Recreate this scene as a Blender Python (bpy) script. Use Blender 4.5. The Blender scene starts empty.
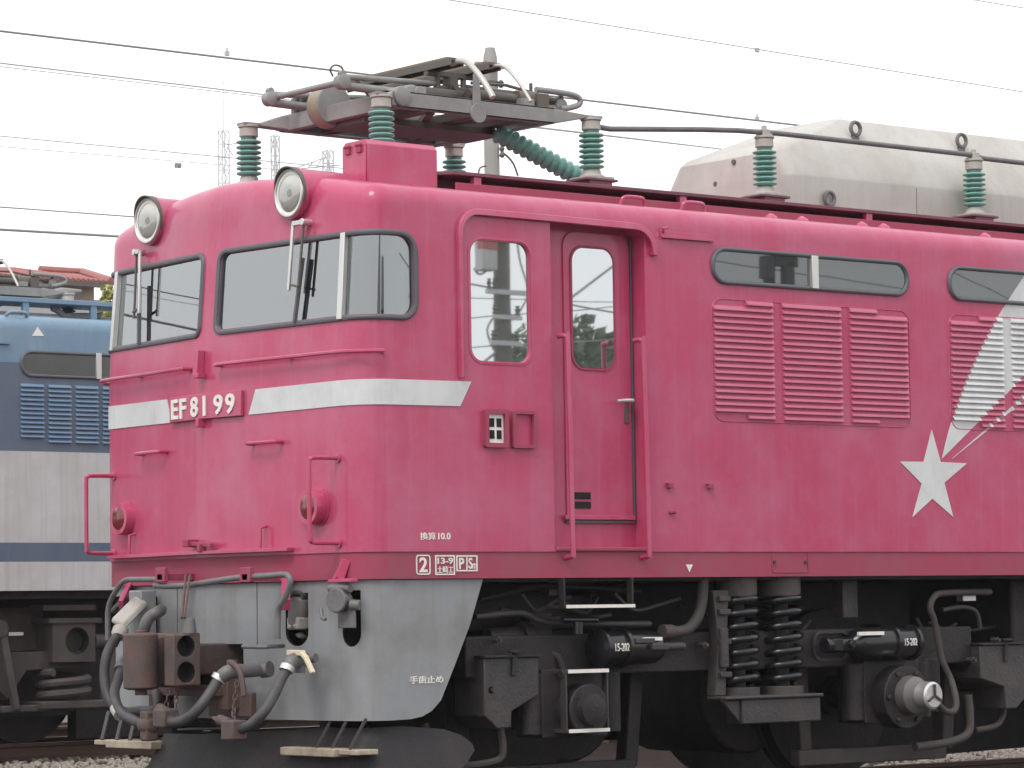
import bpy, bmesh, math, random
import numpy as np
from mathutils import Vector, Matrix
R_ = math.radians
random.seed(7)
S = bpy.context.scene
COL = S.collection

# ------------------------------------------------------------------ camera
CAM = np.array([-10.4415, -14.4696, 1.1226]); YAW, PITCH, ROLL, FPX = 0.8936, 0.0713, -0.0152, 3224.15
def _basis():
    f = np.array([math.cos(YAW)*math.cos(PITCH), math.sin(YAW)*math.cos(PITCH), math.sin(PITCH)])
    r = np.array([math.sin(YAW), -math.cos(YAW), 0.]); u = np.cross(r, f)
    c, s = math.cos(ROLL), math.sin(ROLL)
    return c*r+s*u, -s*r+c*u, f
CR, CU, CF = _basis()
cd = bpy.data.cameras.new('camera'); cam = bpy.data.objects.new('camera', cd); COL.objects.link(cam)
cam.matrix_world = Matrix(((CR[0], CU[0], -CF[0], CAM[0]), (CR[1], CU[1], -CF[1], CAM[1]), (CR[2], CU[2], -CF[2], CAM[2]), (0, 0, 0, 1)))
cd.sensor_fit = 'HORIZONTAL'; cd.sensor_width = 36; cd.lens = FPX/1024*36; cd.clip_end = 6000; cd.clip_start = .1
S.camera = cam

# ------------------------------------------------------------------ light
SUN_EL, SUN_AZ = R_(52), R_(205)          # azimuth measured from +X towards +Y, pointing at the sun
w = bpy.data.worlds.new('World'); S.world = w; w.use_nodes = True
nt = w.node_tree; nt.nodes.clear()
sky = nt.nodes.new('ShaderNodeTexSky'); sky.sky_type = 'NISHITA'; sky.sun_disc = False
sky.sun_elevation = SUN_EL; sky.sun_rotation = R_(90)-SUN_AZ; sky.air_density = 1.5; sky.dust_density = 4
mx = nt.nodes.new('ShaderNodeMix'); mx.data_type = 'RGBA'; mx.inputs[0].default_value = .93
mx.inputs[7].default_value = (10.6, 10.7, 10.9, 1)      # bright closed cloud layer over the blue
bg = nt.nodes.new('ShaderNodeBackground'); bg.inputs[1].default_value = .13
ow = nt.nodes.new('ShaderNodeOutputWorld')
nt.links.new(sky.outputs[0], mx.inputs[6]); nt.links.new(mx.outputs[2], bg.inputs[0]); nt.links.new(bg.outputs[0], ow.inputs[0])
sl = bpy.data.lights.new('sun', 'SUN'); sl.energy = 1.5; sl.angle = R_(22); sl.color = (1, .97, .92)
so = bpy.data.objects.new('sun', sl); COL.objects.link(so)
sd = Vector((math.cos(SUN_EL)*math.cos(SUN_AZ), math.cos(SUN_EL)*math.sin(SUN_AZ), math.sin(SUN_EL)))
so.rotation_euler = sd.to_track_quat('Z', 'Y').to_euler(); so.location = (0, 0, 40)
S.view_settings.view_transform = 'Standard'; S.view_settings.look = 'None'; S.view_settings.gamma = 1
S.view_settings.exposure = 0.08; S.view_settings.use_curve_mapping = False
S.cycles.max_bounces = 8; S.cycles.transparent_max_bounces = 12; S.cycles.use_denoising = True

# ------------------------------------------------------------------ geometry helpers
def ray(x, y): return CF+(x-512)/FPX*CR-(y-384)/FPX*CU
def at(x, y, ax, val):
    d = ray(x, y); return Vector(CAM+(val-CAM[ax])/d[ax]*d)
def proj(P):
    d = np.asarray(P)-CAM; z = d@CF
    return np.array([512+FPX*(d@CR)/z, 384-FPX*(d@CU)/z])
def sstep(t):
    t = min(1, max(0, t)); return t*t*(3-2*t)
# the skin of the pink locomotive: u runs round the plan from the centre fold of the nose (near side +), z is height
HW, A6, RC = 1.4, math.atan(.09), .23
CXC = (RC+math.sin(A6)*(HW-RC))/math.cos(A6)
U1 = (HW-RC+RC*math.sin(A6))/math.cos(A6); U2 = U1+RC*(math.pi/2-A6)
def crown(h): return .13*max(0, 1-(h/1.28)**2)
def surf(u, z, off=0.):
    s = 1 if u >= 0 else -1; a = abs(u)
    if a <= U1: X = a*math.sin(A6); h = a*math.cos(A6); n = (-math.cos(A6), math.sin(A6))
    elif a <= U2:
        th = A6+(a-U1)/RC; n = (-math.cos(th), math.sin(th)); X = CXC+RC*n[0]; h = HW-RC+RC*n[1]
    else: X = CXC+a-U2; h = HW; n = (0, 1)
    X += .08*max(0, z-2.6)*(1-sstep((a-U1)/(U2-U1)))
    X += n[0]*off; h += n[1]*off
    h = max(h, 0) if a < .2 else h
    return Vector((X, 1.4-s*h, z))
DU = U2-CXC-1.1668                     # shift of the long side's u against the survey
def ux(X): return U2+X-CXC                # u of a point of the long side at X
def uz(x, y, off=0., g=.6):
    q = np.array([g, 2.2])
    for _ in range(60):
        f = proj(surf(q[0], q[1], off))-(x, y)
        J = np.array([(proj(surf(q[0]+e, q[1]+k, off))-(x, y)-f)/1e-4 for e, k in ((1e-4, 0), (0, 1e-4))]).T
        d = np.linalg.lstsq(J, -f, rcond=None)[0]; m = abs(d).max()
        q = q+d*min(1, .3/max(m, 1e-9))
    return float(q[0]), float(q[1])

class MB:
    def __init__(s): s.v = []; s.f = []; s.m = []; s.mi = 0
    def add(s, vs, fs, mi=None):
        b = len(s.v); s.v += [tuple(q) for q in vs]; s.f += [tuple(i+b for i in f) for f in fs]
        s.m += [s.mi if mi is None else mi]*len(fs); return s
    def box(s, lo, hi, mat=None, mi=None):
        x0, y0, z0 = [min(a, b) for a, b in zip(lo, hi)]; x1, y1, z1 = [max(a, b) for a, b in zip(lo, hi)]
        vs = [(x0,y0,z0),(x1,y0,z0),(x1,y1,z0),(x0,y1,z0),(x0,y0,z1),(x1,y0,z1),(x1,y1,z1),(x0,y1,z1)]
        if mat is not None: vs = [mat @ Vector(q) for q in vs]
        return s.add(vs, [(0,3,2,1),(4,5,6,7),(0,1,5,4),(1,2,6,5),(2,3,7,6),(3,0,4,7)], mi)
    def cyl(s, p0, p1, r0, r1=None, n=16, mi=None):
        return s.rev(p0, p1, [(0, r0), (1, r0 if r1 is None else r1)], n, mi)
    def rev(s, p0, p1, prof, n=20, mi=None):
        """revolve [(t along p0->p1, radius)] round the axis p0->p1, ends closed"""
        p0, p1 = Vector(p0), Vector(p1); d = p1-p0; q = d.normalized().to_track_quat('Z', 'Y')
        vs = []; fs = []
        for t, r in prof:
            for k in range(n):
                a = 2*math.pi*k/n; vs.append(p0+d*t+q @ Vector((r*math.cos(a), r*math.sin(a), 0)))
        for j in range(len(prof)-1):
            for k in range(n):
                k2 = (k+1) % n; fs.append((j*n+k, j*n+k2, (j+1)*n+k2, (j+1)*n+k))
        fs.append(tuple(range(n-1, -1, -1))); fs.append(tuple((len(prof)-1)*n+k for k in range(n)))
        return s.add(vs, fs, mi)
    def tube(s, pts, r, n=8, smooth=0, mi=None):
        pts = [Vector(q) for q in pts]
        if smooth and len(pts) > 2:
            out = []; n_in = len(pts)
            if isinstance(r, (list, tuple)): r = [r[min(i//smooth, n_in-1)]+(r[min(i//smooth+1, n_in-1)]-r[min(i//smooth, n_in-1)])*(i % smooth)/smooth for i in range((n_in-1)*smooth+1)]
            for i in range(len(pts)-1):
                a = pts[max(0, i-1)]; b = pts[i]; c = pts[i+1]; d = pts[min(len(pts)-1, i+2)]
                for k in range(smooth):
                    t = k/smooth
                    out.append(.5*((2*b)+(c-a)*t+(2*a-5*b+4*c-d)*t*t+(3*b-a-3*c+d)*t**3))
            pts = out+[pts[-1]]
        vs = []; fs = []; up = None
        for i, q in enumerate(pts):
            t = (pts[min(i+1, len(pts)-1)]-pts[max(i-1, 0)]).normalized()
            if up is None: up = t.orthogonal().normalized()
            up = (up-t*up.dot(t)); up = up.normalized() if up.length > 1e-6 else t.orthogonal().normalized()
            sd_ = t.cross(up); rr = r[i] if isinstance(r, (list, tuple)) else r
            for k in range(n):
                a = 2*math.pi*k/n; vs.append(q+(up*math.cos(a)+sd_*math.sin(a))*rr)
        for i in range(len(pts)-1):
            for k in range(n):
                k2 = (k+1) % n; fs.append((i*n+k, i*n+k2, (i+1)*n+k2, (i+1)*n+k))
        fs.append(tuple(range(n-1, -1, -1))); fs.append(tuple((len(pts)-1)*n+k for k in range(n)))
        return s.add(vs, fs, mi)
    def bar(s, a, b, wy, hz, up=(0, 0, 1), mi=None):
        """rectangular bar from a to b, wy wide sideways and hz along up"""
        a, b = Vector(a), Vector(b); d = (b-a).normalized(); up = Vector(up); sd_ = d.cross(up).normalized(); up = sd_.cross(d)
        vs = [q+sd_*(i*wy/2)+up*(j*hz/2) for q in (a, b) for i, j in ((-1,-1),(1,-1),(1,1),(-1,1))]
        return s.add(vs, [(0,3,2,1),(4,5,6,7),(0,1,5,4),(1,2,6,5),(2,3,7,6),(3,0,4,7)], mi)
    def prism(s, poly, fn, d0, d1, mi=None):
        """2-D polygon through fn(a, b, depth)"""
        n = len(poly); vs = [fn(a, b, d0) for a, b in poly]+[fn(a, b, d1) for a, b in poly]
        fs = [tuple(range(n)), tuple(range(2*n-1, n-1, -1))]+[(i, (i+1) % n, n+(i+1) % n, n+i) for i in range(n)]
        return s.add(vs, fs, mi)
    def patch(s, poly, off0, off1, step=.05, fn=surf, mi=None):
        """thick patch of the curved skin over a polygon given in (u, z)"""
        bm = bmesh.new(); vs = [bm.verts.new((a, b, 0)) for a, b in poly]; bm.faces.new(vs)
        us = [a for a, b in poly]; cuts = [0.0]
        for sg in (1, -1):
            cuts += [sg*(U1+(U2-U1)*k/10) for k in range(11)]
        for c in cuts:
            if min(us)+1e-4 < c < max(us)-1e-4:
                bmesh.ops.bisect_plane(bm, geom=bm.verts[:]+bm.edges[:]+bm.faces[:], plane_co=(c, 0, 0), plane_no=(1, 0, 0), dist=1e-6)
        zs = [b for a, b in poly]
        if min(zs)+1e-4 < 2.6 < max(zs)-1e-4:
            bmesh.ops.bisect_plane(bm, geom=bm.verts[:]+bm.edges[:]+bm.faces[:], plane_co=(0, 2.6, 0), plane_no=(0, 1, 0), dist=1e-6)
        bmesh.ops.triangulate(bm, faces=[f for f in bm.faces if len(f.verts) > 4])
        bm.verts.index_update(); n = len(bm.verts)
        V = [fn(q.co.x, q.co.y, off1) for q in bm.verts]+[fn(q.co.x, q.co.y, off0) for q in bm.verts]
        F = [tuple(q.index for q in f.verts) for f in bm.faces]; F += [tuple(i+n for i in reversed(f)) for f in F]
        for e in bm.edges:
            if len(e.link_faces) == 1: F.append((e.verts[0].index, e.verts[1].index, e.verts[1].index+n, e.verts[0].index+n))
        bm.free(); return s.add(V, F, mi)
    def ring(s, outer, inner, offs, fn=surf, mi=None):
        """frame between two loops of equal length; offs = [(blend 0 outer..1 inner, offset)]"""
        n = len(outer); vs = []; fs = []
        for t, o in offs:
            vs += [fn(a[0]+(b[0]-a[0])*t, a[1]+(b[1]-a[1])*t, o) for a, b in zip(outer, inner)]
        L = len(offs)
        for j in range(L-1):
            for k in range(n):
                k2 = (k+1) % n; fs.append((j*n+k, j*n+k2, (j+1)*n+k2, (j+1)*n+k))
        return s.add(vs, fs, mi)
    KEEP = ('louvre_panel', 'lettering', 'number', 'foliage', 'crown', 'track', 'cut', 'jacking_mark', 'comet_tail', 'driver_console', 'body', 'safety_chain', 'roof', 'lattice', 'lift_link', 'door_vent', 'sign_marking', 'coupler', 'stem')
    def build(s, name, mats, parent=None, bevel=0., smooth=38, weld=False):
        if parent is None or name in s.KEEP: return s._build(name, mats, parent, bevel, smooth, weld)
        # pieces that do not touch each other become objects of their own
        p = list(range(len(s.v)))
        def find(i):
            while p[i] != i: p[i] = p[p[i]]; i = p[i]
            return i
        for f in s.f:
            a = find(f[0])
            for i in f[1:]: p[find(i)] = a
        isl = {}
        for k, f in enumerate(s.f): isl.setdefault(find(f[0]), []).append(k)
        if len(isl) == 1: return s._build(name, mats, parent, bevel, smooth, weld)
        V = np.array(s.v); gr = []
        for fs in isl.values():
            ids = sorted({i for k in fs for i in s.f[k]}); gr.append([V[ids].min(0)-.006, V[ids].max(0)+.006, list(fs)])
        again = True
        while again:
            again = False
            for i in range(len(gr)):
                for j in range(len(gr)-1, i, -1):
                    if (gr[i][0] <= gr[j][1]).all() and (gr[j][0] <= gr[i][1]).all():
                        gr[i] = [np.minimum(gr[i][0], gr[j][0]), np.maximum(gr[i][1], gr[j][1]), gr[i][2]+gr[j][2]]; gr.pop(j); again = True
        first = None
        for lo, hi, fs in gr:
            m = MB(); ids = {}
            for k in sorted(fs):
                f = []
                for i in s.f[k]:
                    if i not in ids: ids[i] = len(m.v); m.v.append(s.v[i])
                    f.append(ids[i])
                m.f.append(tuple(f)); m.m.append(s.m[k])
            o = m._build(name, mats, parent, bevel, smooth, weld)
            first = first or o
        return first
    def _build(s, name, mats, parent=None, bevel=0., smooth=38, weld=False):
        me = bpy.data.meshes.new(name); me.from_pydata(s.v, [], s.f)
        if not isinstance(mats, (list, tuple)): mats = [mats]
        for m in mats: me.materials.append(m)
        me.polygons.foreach_set('material_index', s.m)
        bm = bmesh.new(); bm.from_mesh(me)
        if weld: bmesh.ops.remove_doubles(bm, verts=bm.verts, dist=1e-5)
        bmesh.ops.recalc_face_normals(bm, faces=bm.faces); bm.to_mesh(me); bm.free()
        if smooth:
            me.polygons.foreach_set('use_smooth', [True]*len(me.polygons)); me.set_sharp_from_angle(angle=R_(smooth))
        o = bpy.data.objects.new(name, me); COL.objects.link(o)
        if parent is not None:
            o.parent = parent
            if parent.parent is None: o.matrix_parent_inverse = Matrix.Translation(parent.location).inverted()
        if bevel:
            b = o.modifiers.new('bevel', 'BEVEL'); b.width = bevel; b.segments = 2; b.limit_method = 'ANGLE'; b.angle_limit = R_(40)
        return o
def tag(o, label=None, cat=None, group=None, kind=None):
    for k, v in (('label', label), ('category', cat), ('group', group), ('kind', kind)):
        if v: o[k] = v
    return o
def empty(name, loc, label, cat, group=None):
    o = bpy.data.objects.new(name, None); COL.objects.link(o); o.location = loc; o.empty_display_size = .2
    return tag(o, label, cat, group)
def part_copy(o, parent, loc):
    c = o.copy(); COL.objects.link(c); c.parent = parent; c.location = loc; return c
def boolean(o, cutters):
    for c in cutters:
        m = o.modifiers.new('cut', 'BOOLEAN'); m.operation = 'DIFFERENCE'; m.object = c; m.solver = 'EXACT'
        m.material_mode = 'TRANSFER'
    dg = bpy.context.evaluated_depsgraph_get()
    me = bpy.data.meshes.new_from_object(o.evaluated_get(dg)); old = o.data; nm = old.name
    o.modifiers.clear(); o.data = me; bpy.data.meshes.remove(old); me.name = nm
    for c in cutters: bpy.data.objects.remove(c)
    me.polygons.foreach_set('use_smooth', [True]*len(me.polygons)); me.set_sharp_from_angle(angle=R_(32))
def rr(u0, u1, z0, z1, r, seg=6, step=.06):
    """rounded rectangle as a dense loop in (u, z); r may be (bl, br, tr, tl)"""
    if not isinstance(r, (tuple, list)): r = (r,)*4
    cs = [(u0+r[0], z0+r[0], 180, r[0]), (u1-r[1], z0+r[1], 270, r[1]), (u1-r[2], z1-r[2], 0, r[2]), (u0+r[3], z1-r[3], 90, r[3])]
    arcs = []
    for cx_, cz_, a0, rad in cs:
        arcs.append([(cx_+rad*math.cos(R_(a0+90*k/seg)), cz_+rad*math.sin(R_(a0+90*k/seg))) for k in range(seg+1)])
    out = []
    nx = max(1, round((u1-u0)/step)); nz = max(1, round((z1-z0)/step))
    for i in range(4):
        out += arcs[i]; a = arcs[i][-1]; b = arcs[(i+1) % 4][0]; n = nx if i % 2 == 0 else nz
        out += [(a[0]+(b[0]-a[0])*k/n, a[1]+(b[1]-a[1])*k/n) for k in range(1, n)]
    return out
def text(s, bold=0.):
    """outline of a string as a thick mesh normalised to 0..1 in x and y, depth -.5...5"""
    cu = bpy.data.curves.new('t', 'FONT'); cu.body = s; cu.extrude = .5; cu.resolution_u = 3; cu.offset = bold
    o = bpy.data.objects.new('t', cu); COL.objects.link(o); bpy.context.view_layer.update()
    me = bpy.data.meshes.new_from_object(o.evaluated_get(bpy.context.evaluated_depsgraph_get()))
    v = np.array([q.co[:] for q in me.vertices]); f = [tuple(q.vertices) for q in me.polygons]
    bpy.data.objects.remove(o); bpy.data.curves.remove(cu); bpy.data.meshes.remove(me)
    v[:, :2] = (v[:, :2]-v[:, :2].min(0))/np.maximum(v[:, :2].max(0)-v[:, :2].min(0), 1e-6)
    return v, f
def put_text(mb, s, u0, u1, z0, z1, off0, off1, fn=surf, bold=0):
    v, f = text(s, bold)
    mb.add([fn(u0+(u1-u0)*a, z0+(z1-z0)*b, off0 if c < 0 else off1) for a, b, c in v], f); return mb

# ------------------------------------------------------------------ materials
def lin(r, g, b):
    return tuple(((c/255)/12.92 if c/255 <= .04045 else ((c/255+.055)/1.055)**2.4) for c in (r, g, b))+(1,)
def mat(name, col, rough=.5, metal=0, var=.12, vscale=3., bump=.0, bscale=60., col2=None, c2amt=.0, c2scale=2., streak=0, spec=.5, coat=0):
    """Principled paint with procedural tone variation, blotches of a second colour, rain streaks and fine bump"""
    m = bpy.data.materials.new(name); m.use_nodes = True; t = m.node_tree; N = t.nodes; L = t.links
    b = N['Principled BSDF']; b.inputs['Roughness'].default_value = rough; b.inputs['Metallic'].default_value = metal
    b.inputs['Specular IOR Level'].default_value = spec; b.inputs['Coat Weight'].default_value = coat; b.inputs['Coat Roughness'].default_value = .14; b.inputs['Coat IOR'].default_value = 1.5
    tc = N.new('ShaderNodeTexCoord'); co = tc.outputs['Object']
    n1 = N.new('ShaderNodeTexNoise'); n1.inputs['Scale'].default_value = vscale; n1.inputs['Detail'].default_value = 8; n1.inputs['Roughness'].default_value = .65
    L.new(co, n1.inputs['Vector'])
    c = N.new('ShaderNodeMix'); c.data_type = 'RGBA'
    c.inputs[6].default_value = tuple(x*(1-var) for x in col[:3])+(1,); c.inputs[7].default_value = tuple(min(1, x*(1+var)) for x in col[:3])+(1,)
    L.new(n1.outputs['Fac'], c.inputs[0]); out = c.outputs[2]
    def layer(out, vec, scale, lo, hi, amt, colr):
        n = N.new('ShaderNodeTexNoise'); n.inputs['Scale'].default_value = scale; n.inputs['Detail'].default_value = 9; n.inputs['Roughness'].default_value = .68
        L.new(vec, n.inputs['Vector'])
        mr = N.new('ShaderNodeMapRange'); mr.inputs[1].default_value = lo; mr.inputs[2].default_value = hi; mr.inputs[4].default_value = amt
        L.new(n.outputs['Fac'], mr.inputs[0])
        x = N.new('ShaderNodeMix'); x.data_type = 'RGBA'; L.new(mr.outputs[0], x.inputs[0]); L.new(out, x.inputs[6]); x.inputs[7].default_value = colr
        return x.outputs[2]
    if col2 is not None and c2amt: out = layer(out, co, c2scale, .42, .68, c2amt, col2)
    if streak:
        mp = N.new('ShaderNodeMapping'); mp.inputs['Scale'].default_value = (14, 14, .5); L.new(co, mp.inputs[0])
        out = layer(out, mp.outputs[0], 1., .5, .75, streak, col2 if col2 is not None else (.2, .18, .16, 1))
    L.new(out, b.inputs['Base Color'])
    mr = N.new('ShaderNodeMapRange'); mr.inputs[3].default_value = max(.03, rough-.1); mr.inputs[4].default_value = min(1, rough+.12)
    L.new(n1.outputs['Fac'], mr.inputs[0]); L.new(mr.outputs[0], b.inputs['Roughness'])
    if bump:
        n2 = N.new('ShaderNodeTexNoise'); n2.inputs['Scale'].default_value = bscale; n2.inputs['Detail'].default_value = 5; L.new(co, n2.inputs['Vector'])
        bp = N.new('ShaderNodeBump'); bp.inputs['Strength'].default_value = bump; bp.inputs['Distance'].default_value = .01
        L.new(n2.outputs['Fac'], bp.inputs['Height']); L.new(bp.outputs[0], b.inputs['Normal'])
    m['out'] = 1; return m
def glass(name, refl, tint, body=None):
    """window pane: a mirror share over either clear tinted glass or an opaque body colour"""
    m = bpy.data.materials.new(name); m.use_nodes = True; t = m.node_tree; N = t.nodes; L = t.links; N.clear()
    o = N.new('ShaderNodeOutputMaterial'); g = N.new('ShaderNodeBsdfGlossy'); g.inputs['Roughness'].default_value = .012; g.inputs['Color'].default_value = (.93, .96, .97, 1)
    if body is None: k = N.new('ShaderNodeBsdfTransparent'); k.inputs[0].default_value = tint
    else: k = N.new('ShaderNodeBsdfDiffuse'); k.inputs[0].default_value = body
    tc = N.new('ShaderNodeTexCoord'); n = N.new('ShaderNodeTexNoise'); n.inputs['Scale'].default_value = 1.3; n.inputs['Detail'].default_value = 1; L.new(tc.outputs['Object'], n.inputs['Vector'])
    bp = N.new('ShaderNodeBump'); bp.inputs['Strength'].default_value = .02; bp.inputs['Distance'].default_value = .02; L.new(n.outputs['Fac'], bp.inputs['Height']); L.new(bp.outputs[0], g.inputs['Normal'])
    fr = N.new('ShaderNodeFresnel'); fr.inputs[0].default_value = 1.5
    ad = N.new('ShaderNodeMath'); ad.operation = 'ADD'; ad.inputs[1].default_value = refl-.04; ad.use_clamp = True; L.new(fr.outputs[0], ad.inputs[0])
    x = N.new('ShaderNodeMixShader'); L.new(ad.outputs[0], x.inputs[0]); L.new(k.outputs[0], x.inputs[1]); L.new(g.outputs[0], x.inputs[2]); L.new(x.outputs[0], o.inputs[0])
    return m
PINKC = (.455, .044, .122, 1)
M = {}
M['pink'] = mat('pink_paint', PINKC, .45, coat=.55, spec=.3, var=.12, vscale=2.2, bump=.09, bscale=14, col2=(.47, .125, .215, 1), c2amt=.75, c2scale=1.5, streak=.42)
M['pinklouv'] = mat('dusty_pink_louvre', (.47, .085, .165, 1), .45, coat=.4, var=.1, vscale=4, bump=.05, col2=(.46, .14, .21, 1), c2amt=.5, c2scale=2)
M['pink2'] = mat('pink_paint_dusty', (.34, .050, .10, 1), .55, spec=.3, var=.1, vscale=2.5, bump=.05, col2=(.25, .10, .11, 1), c2amt=.6, c2scale=1.7, streak=.25)
M['silver'] = mat('silver_band_paint', (.63, .64, .65, 1), .42, var=.06, vscale=5, col2=(.42, .40, .39, 1), c2amt=.5, c2scale=3, streak=.25)
M['white'] = mat('white_marking', (.80, .77, .72, 1), .5, var=.06, vscale=20, col2=(.5, .46, .4, 1), c2amt=.3, c2scale=30)
M['gasket'] = mat('rubber_gasket', (.10, .10, .115, 1), .5, var=.15, vscale=8, bump=.05)
M['alu'] = mat('aluminium', (.62, .61, .60, 1), .35, .7, var=.08, vscale=12)
M['iron'] = mat('dusty_black_iron', (.012, .0095, .0115, 1), .62, var=.5, vscale=6, bump=.5, bscale=45, col2=(.036, .025, .024, 1), c2amt=.7, c2scale=4.5)
M['iron2'] = mat('grey_black_steel', (.036, .034, .037, 1), .52, var=.45, vscale=8, bump=.4, bscale=55, col2=(.075, .056, .050, 1), c2amt=.7, c2scale=6)
M['gloss'] = mat('oily_black_steel', (.010, .010, .012, 1), .22, var=.2, vscale=6, bump=.05)
M['rust'] = mat('rusty_steel', (.080, .062, .060, 1), .7, var=.3, vscale=9, bump=.4, bscale=60, col2=(.17, .075, .052, 1), c2amt=.6, c2scale=6)
M['hose'] = mat('rubber_hose', (.048, .045, .048, 1), .55, var=.25, vscale=12, bump=.15, col2=(.11, .10, .10, 1), c2amt=.4, c2scale=9)
M['pipe'] = mat('grey_painted_pipe', (.15, .145, .15, 1), .5, var=.2, vscale=10, bump=.08, col2=(.085, .07, .065, 1), c2amt=.55, c2scale=9)
M['skirt'] = mat('grey_skirt_paint', (.262, .270, .285, 1), .5, var=.12, vscale=3, bump=.1, bscale=14, col2=(.175, .165, .155, 1), c2amt=.65, c2scale=2.6, streak=.5)
M['green'] = mat('green_porcelain', (.17, .39, .335, 1), .14, var=.15, vscale=9, col2=(.16, .26, .22, 1), c2amt=.5, c2scale=14)
M['core'] = mat('porcelain_core', (.10, .17, .145, 1), .35, var=.2, vscale=9, col2=(.15, .13, .11, 1), c2amt=.6, c2scale=9)
M['cap'] = mat('cement_cap', (.42, .40, .37, 1), .6, var=.15, vscale=15, col2=(.25, .2, .17, 1), c2amt=.5, c2scale=10)
M['panto'] = mat('grey_pantograph_paint', (.26, .26, .255, 1), .5, var=.15, vscale=6, bump=.06, col2=(.16, .135, .11, 1), c2amt=.5, c2scale=5)
M['pantod'] = mat('grimy_pantograph_steel', (.10, .09, .08, 1), .55, var=.25, vscale=7, bump=.15, col2=(.15, .10, .07, 1), c2amt=.5, c2scale=6)
M['strip'] = mat('carbon_strip_brown', (.22, .16, .11, 1), .6, var=.2, vscale=12, bump=.1)
M['tan'] = mat('tan_drum_band', (.33, .28, .20, 1), .6, var=.12, vscale=9, col2=(.25, .18, .12, 1), c2amt=.4, c2scale=8)
M['horn'] = mat('pale_horn_pipe', (.5, .48, .45, 1), .4, .2, var=.1, vscale=9)
M['cover'] = mat('roof_cover_cream', (.48, .46, .435, 1), .6, var=.08, vscale=2, bump=.05, col2=(.34, .30, .26, 1), c2amt=.55, c2scale=2.2, streak=.4)
M['deck'] = mat('roof_deck_grime', (.19, .065, .09, 1), .7, var=.2, vscale=5, bump=.2, col2=(.07, .05, .05, 1), c2amt=.6)
M['blue'] = mat('blue_paint', (.145, .24, .335, 1), .42, var=.1, vscale=1.5, col2=(.25, .33, .40, 1), c2amt=.6, c2scale=1.2, streak=.45)
M['bluegrey'] = mat('blue_grey_paint', (.088, .122, .18, 1), .45, var=.1, vscale=1.5, col2=(.135, .15, .18, 1), c2amt=.6, streak=.4)
M['louvblue'] = mat('louvre_blue_paint', (.14, .22, .33, 1), .42, var=.08, vscale=3, col2=(.2, .27, .35, 1), c2amt=.4)
M['palegrey'] = mat('pale_grey_paint', (.52, .51, .52, 1), .5, var=.05, vscale=1.5, col2=(.33, .30, .28, 1), c2amt=.45, c2scale=1.3, streak=.6)
M['brownbogie'] = mat('dusty_brown_bogie', (.050, .041, .038, 1), .7, var=.25, vscale=4, bump=.2, col2=(.11, .09, .078, 1), c2amt=.5)
M['step'] = mat('worn_step_board', (.42, .35, .27, 1), .7, var=.2, vscale=14, bump=.3, bscale=40, col2=(.18, .13, .10, 1), c2amt=.6, c2scale=12)
M['rail'] = mat('rusty_rail', (.10, .06, .045, 1), .7, var=.2, vscale=6, bump=.2)
M['shine'] = mat('worn_rail_top', (.35, .33, .32, 1), .3, .8, var=.1)
M['stone'] = mat('ballast_stone', (.30, .27, .235, 1), .8, var=.45, vscale=9, bump=.3, bscale=30, col2=(.17, .13, .11, 1), c2amt=.6, c2scale=3)
M['bed'] = mat('shade_dark_bed', (.028, .021, .019, 1), .95, spec=.05, var=.4, vscale=10, bump=1., bscale=18, col2=(.06, .045, .038, 1), c2amt=.5)  # dark tone carries the shade under and beyond the pink locomotive
M['ground'] = mat('dusty_ballast_ground', (.15, .13, .11, 1), .9, spec=.1, var=.4, vscale=14, bump=1., bscale=18, col2=(.12, .10, .08, 1), c2amt=.6, c2scale=1.2)
M['wire'] = mat('overhead_wire', (.28, .27, .27, 1), .6, var=.1)
M['wirep'] = mat('haze_pale_wire', (.50, .49, .49, 1), .6, var=.1)  # paler copy of the wire, haze put into the colour
M['concrete'] = mat('pole_concrete', (.33, .315, .30, 1), .8, var=.1, vscale=2, bump=.1, col2=(.24, .22, .2, 1), c2amt=.5, c2scale=2, streak=.3)
M['galv'] = mat('galvanised_lattice', (.52, .52, .53, 1), .6, 0, var=.1)  # lightened tone, haze over the distant masts put into the colour
M['tile'] = mat('red_roof_tile', (.33, .12, .11, 1), .7, var=.2, vscale=5, col2=(.27, .11, .10, 1), c2amt=.5)
M['wall'] = mat('beige_house_wall', (.50, .40, .31, 1), .8, var=.08, vscale=2)
M['leaf'] = mat('yellow_green_leaves', (.34, .34, .09, 1), .6, var=.3, vscale=3, col2=(.24, .28, .08, 1), c2amt=.6)
M['leafd'] = mat('dark_green_leaves', (.045, .075, .025, 1), .6, var=.45, vscale=.6, col2=(.07, .09, .03, 1), c2amt=.6)
M['bark'] = mat('tree_bark', (.11, .085, .065, 1), .85, var=.25, vscale=6, bump=.5)
M['cab'] = mat('cab_interior_paint', (.33, .38, .36, 1), .6, var=.08, vscale=3)
M['seat'] = mat('seat_cloth', (.10, .13, .16, 1), .85, var=.15)
M['redlens'] = mat('red_lens', (.16, .015, .02, 1), .1, var=.1, spec=.8)
M['chrome'] = mat('bright_reflector', (.88, .87, .85, 1), .25, .15, var=.03)
M['dullalu'] = mat('dull_aluminium', (.17, .16, .155, 1), .45, .5, var=.2, vscale=12)
M['lampwhite'] = mat('white_lamp_bowl', (.86, .84, .80, 1), .5, var=.03)
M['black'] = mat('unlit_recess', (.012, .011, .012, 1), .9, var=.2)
M['redflag'] = mat('faded_red_panel', (.42, .12, .13, 1), .6, var=.1)
M['roofgrey'] = mat('grey_slate_roof', (.16, .16, .17, 1), .7, var=.15, vscale=3)
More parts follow.
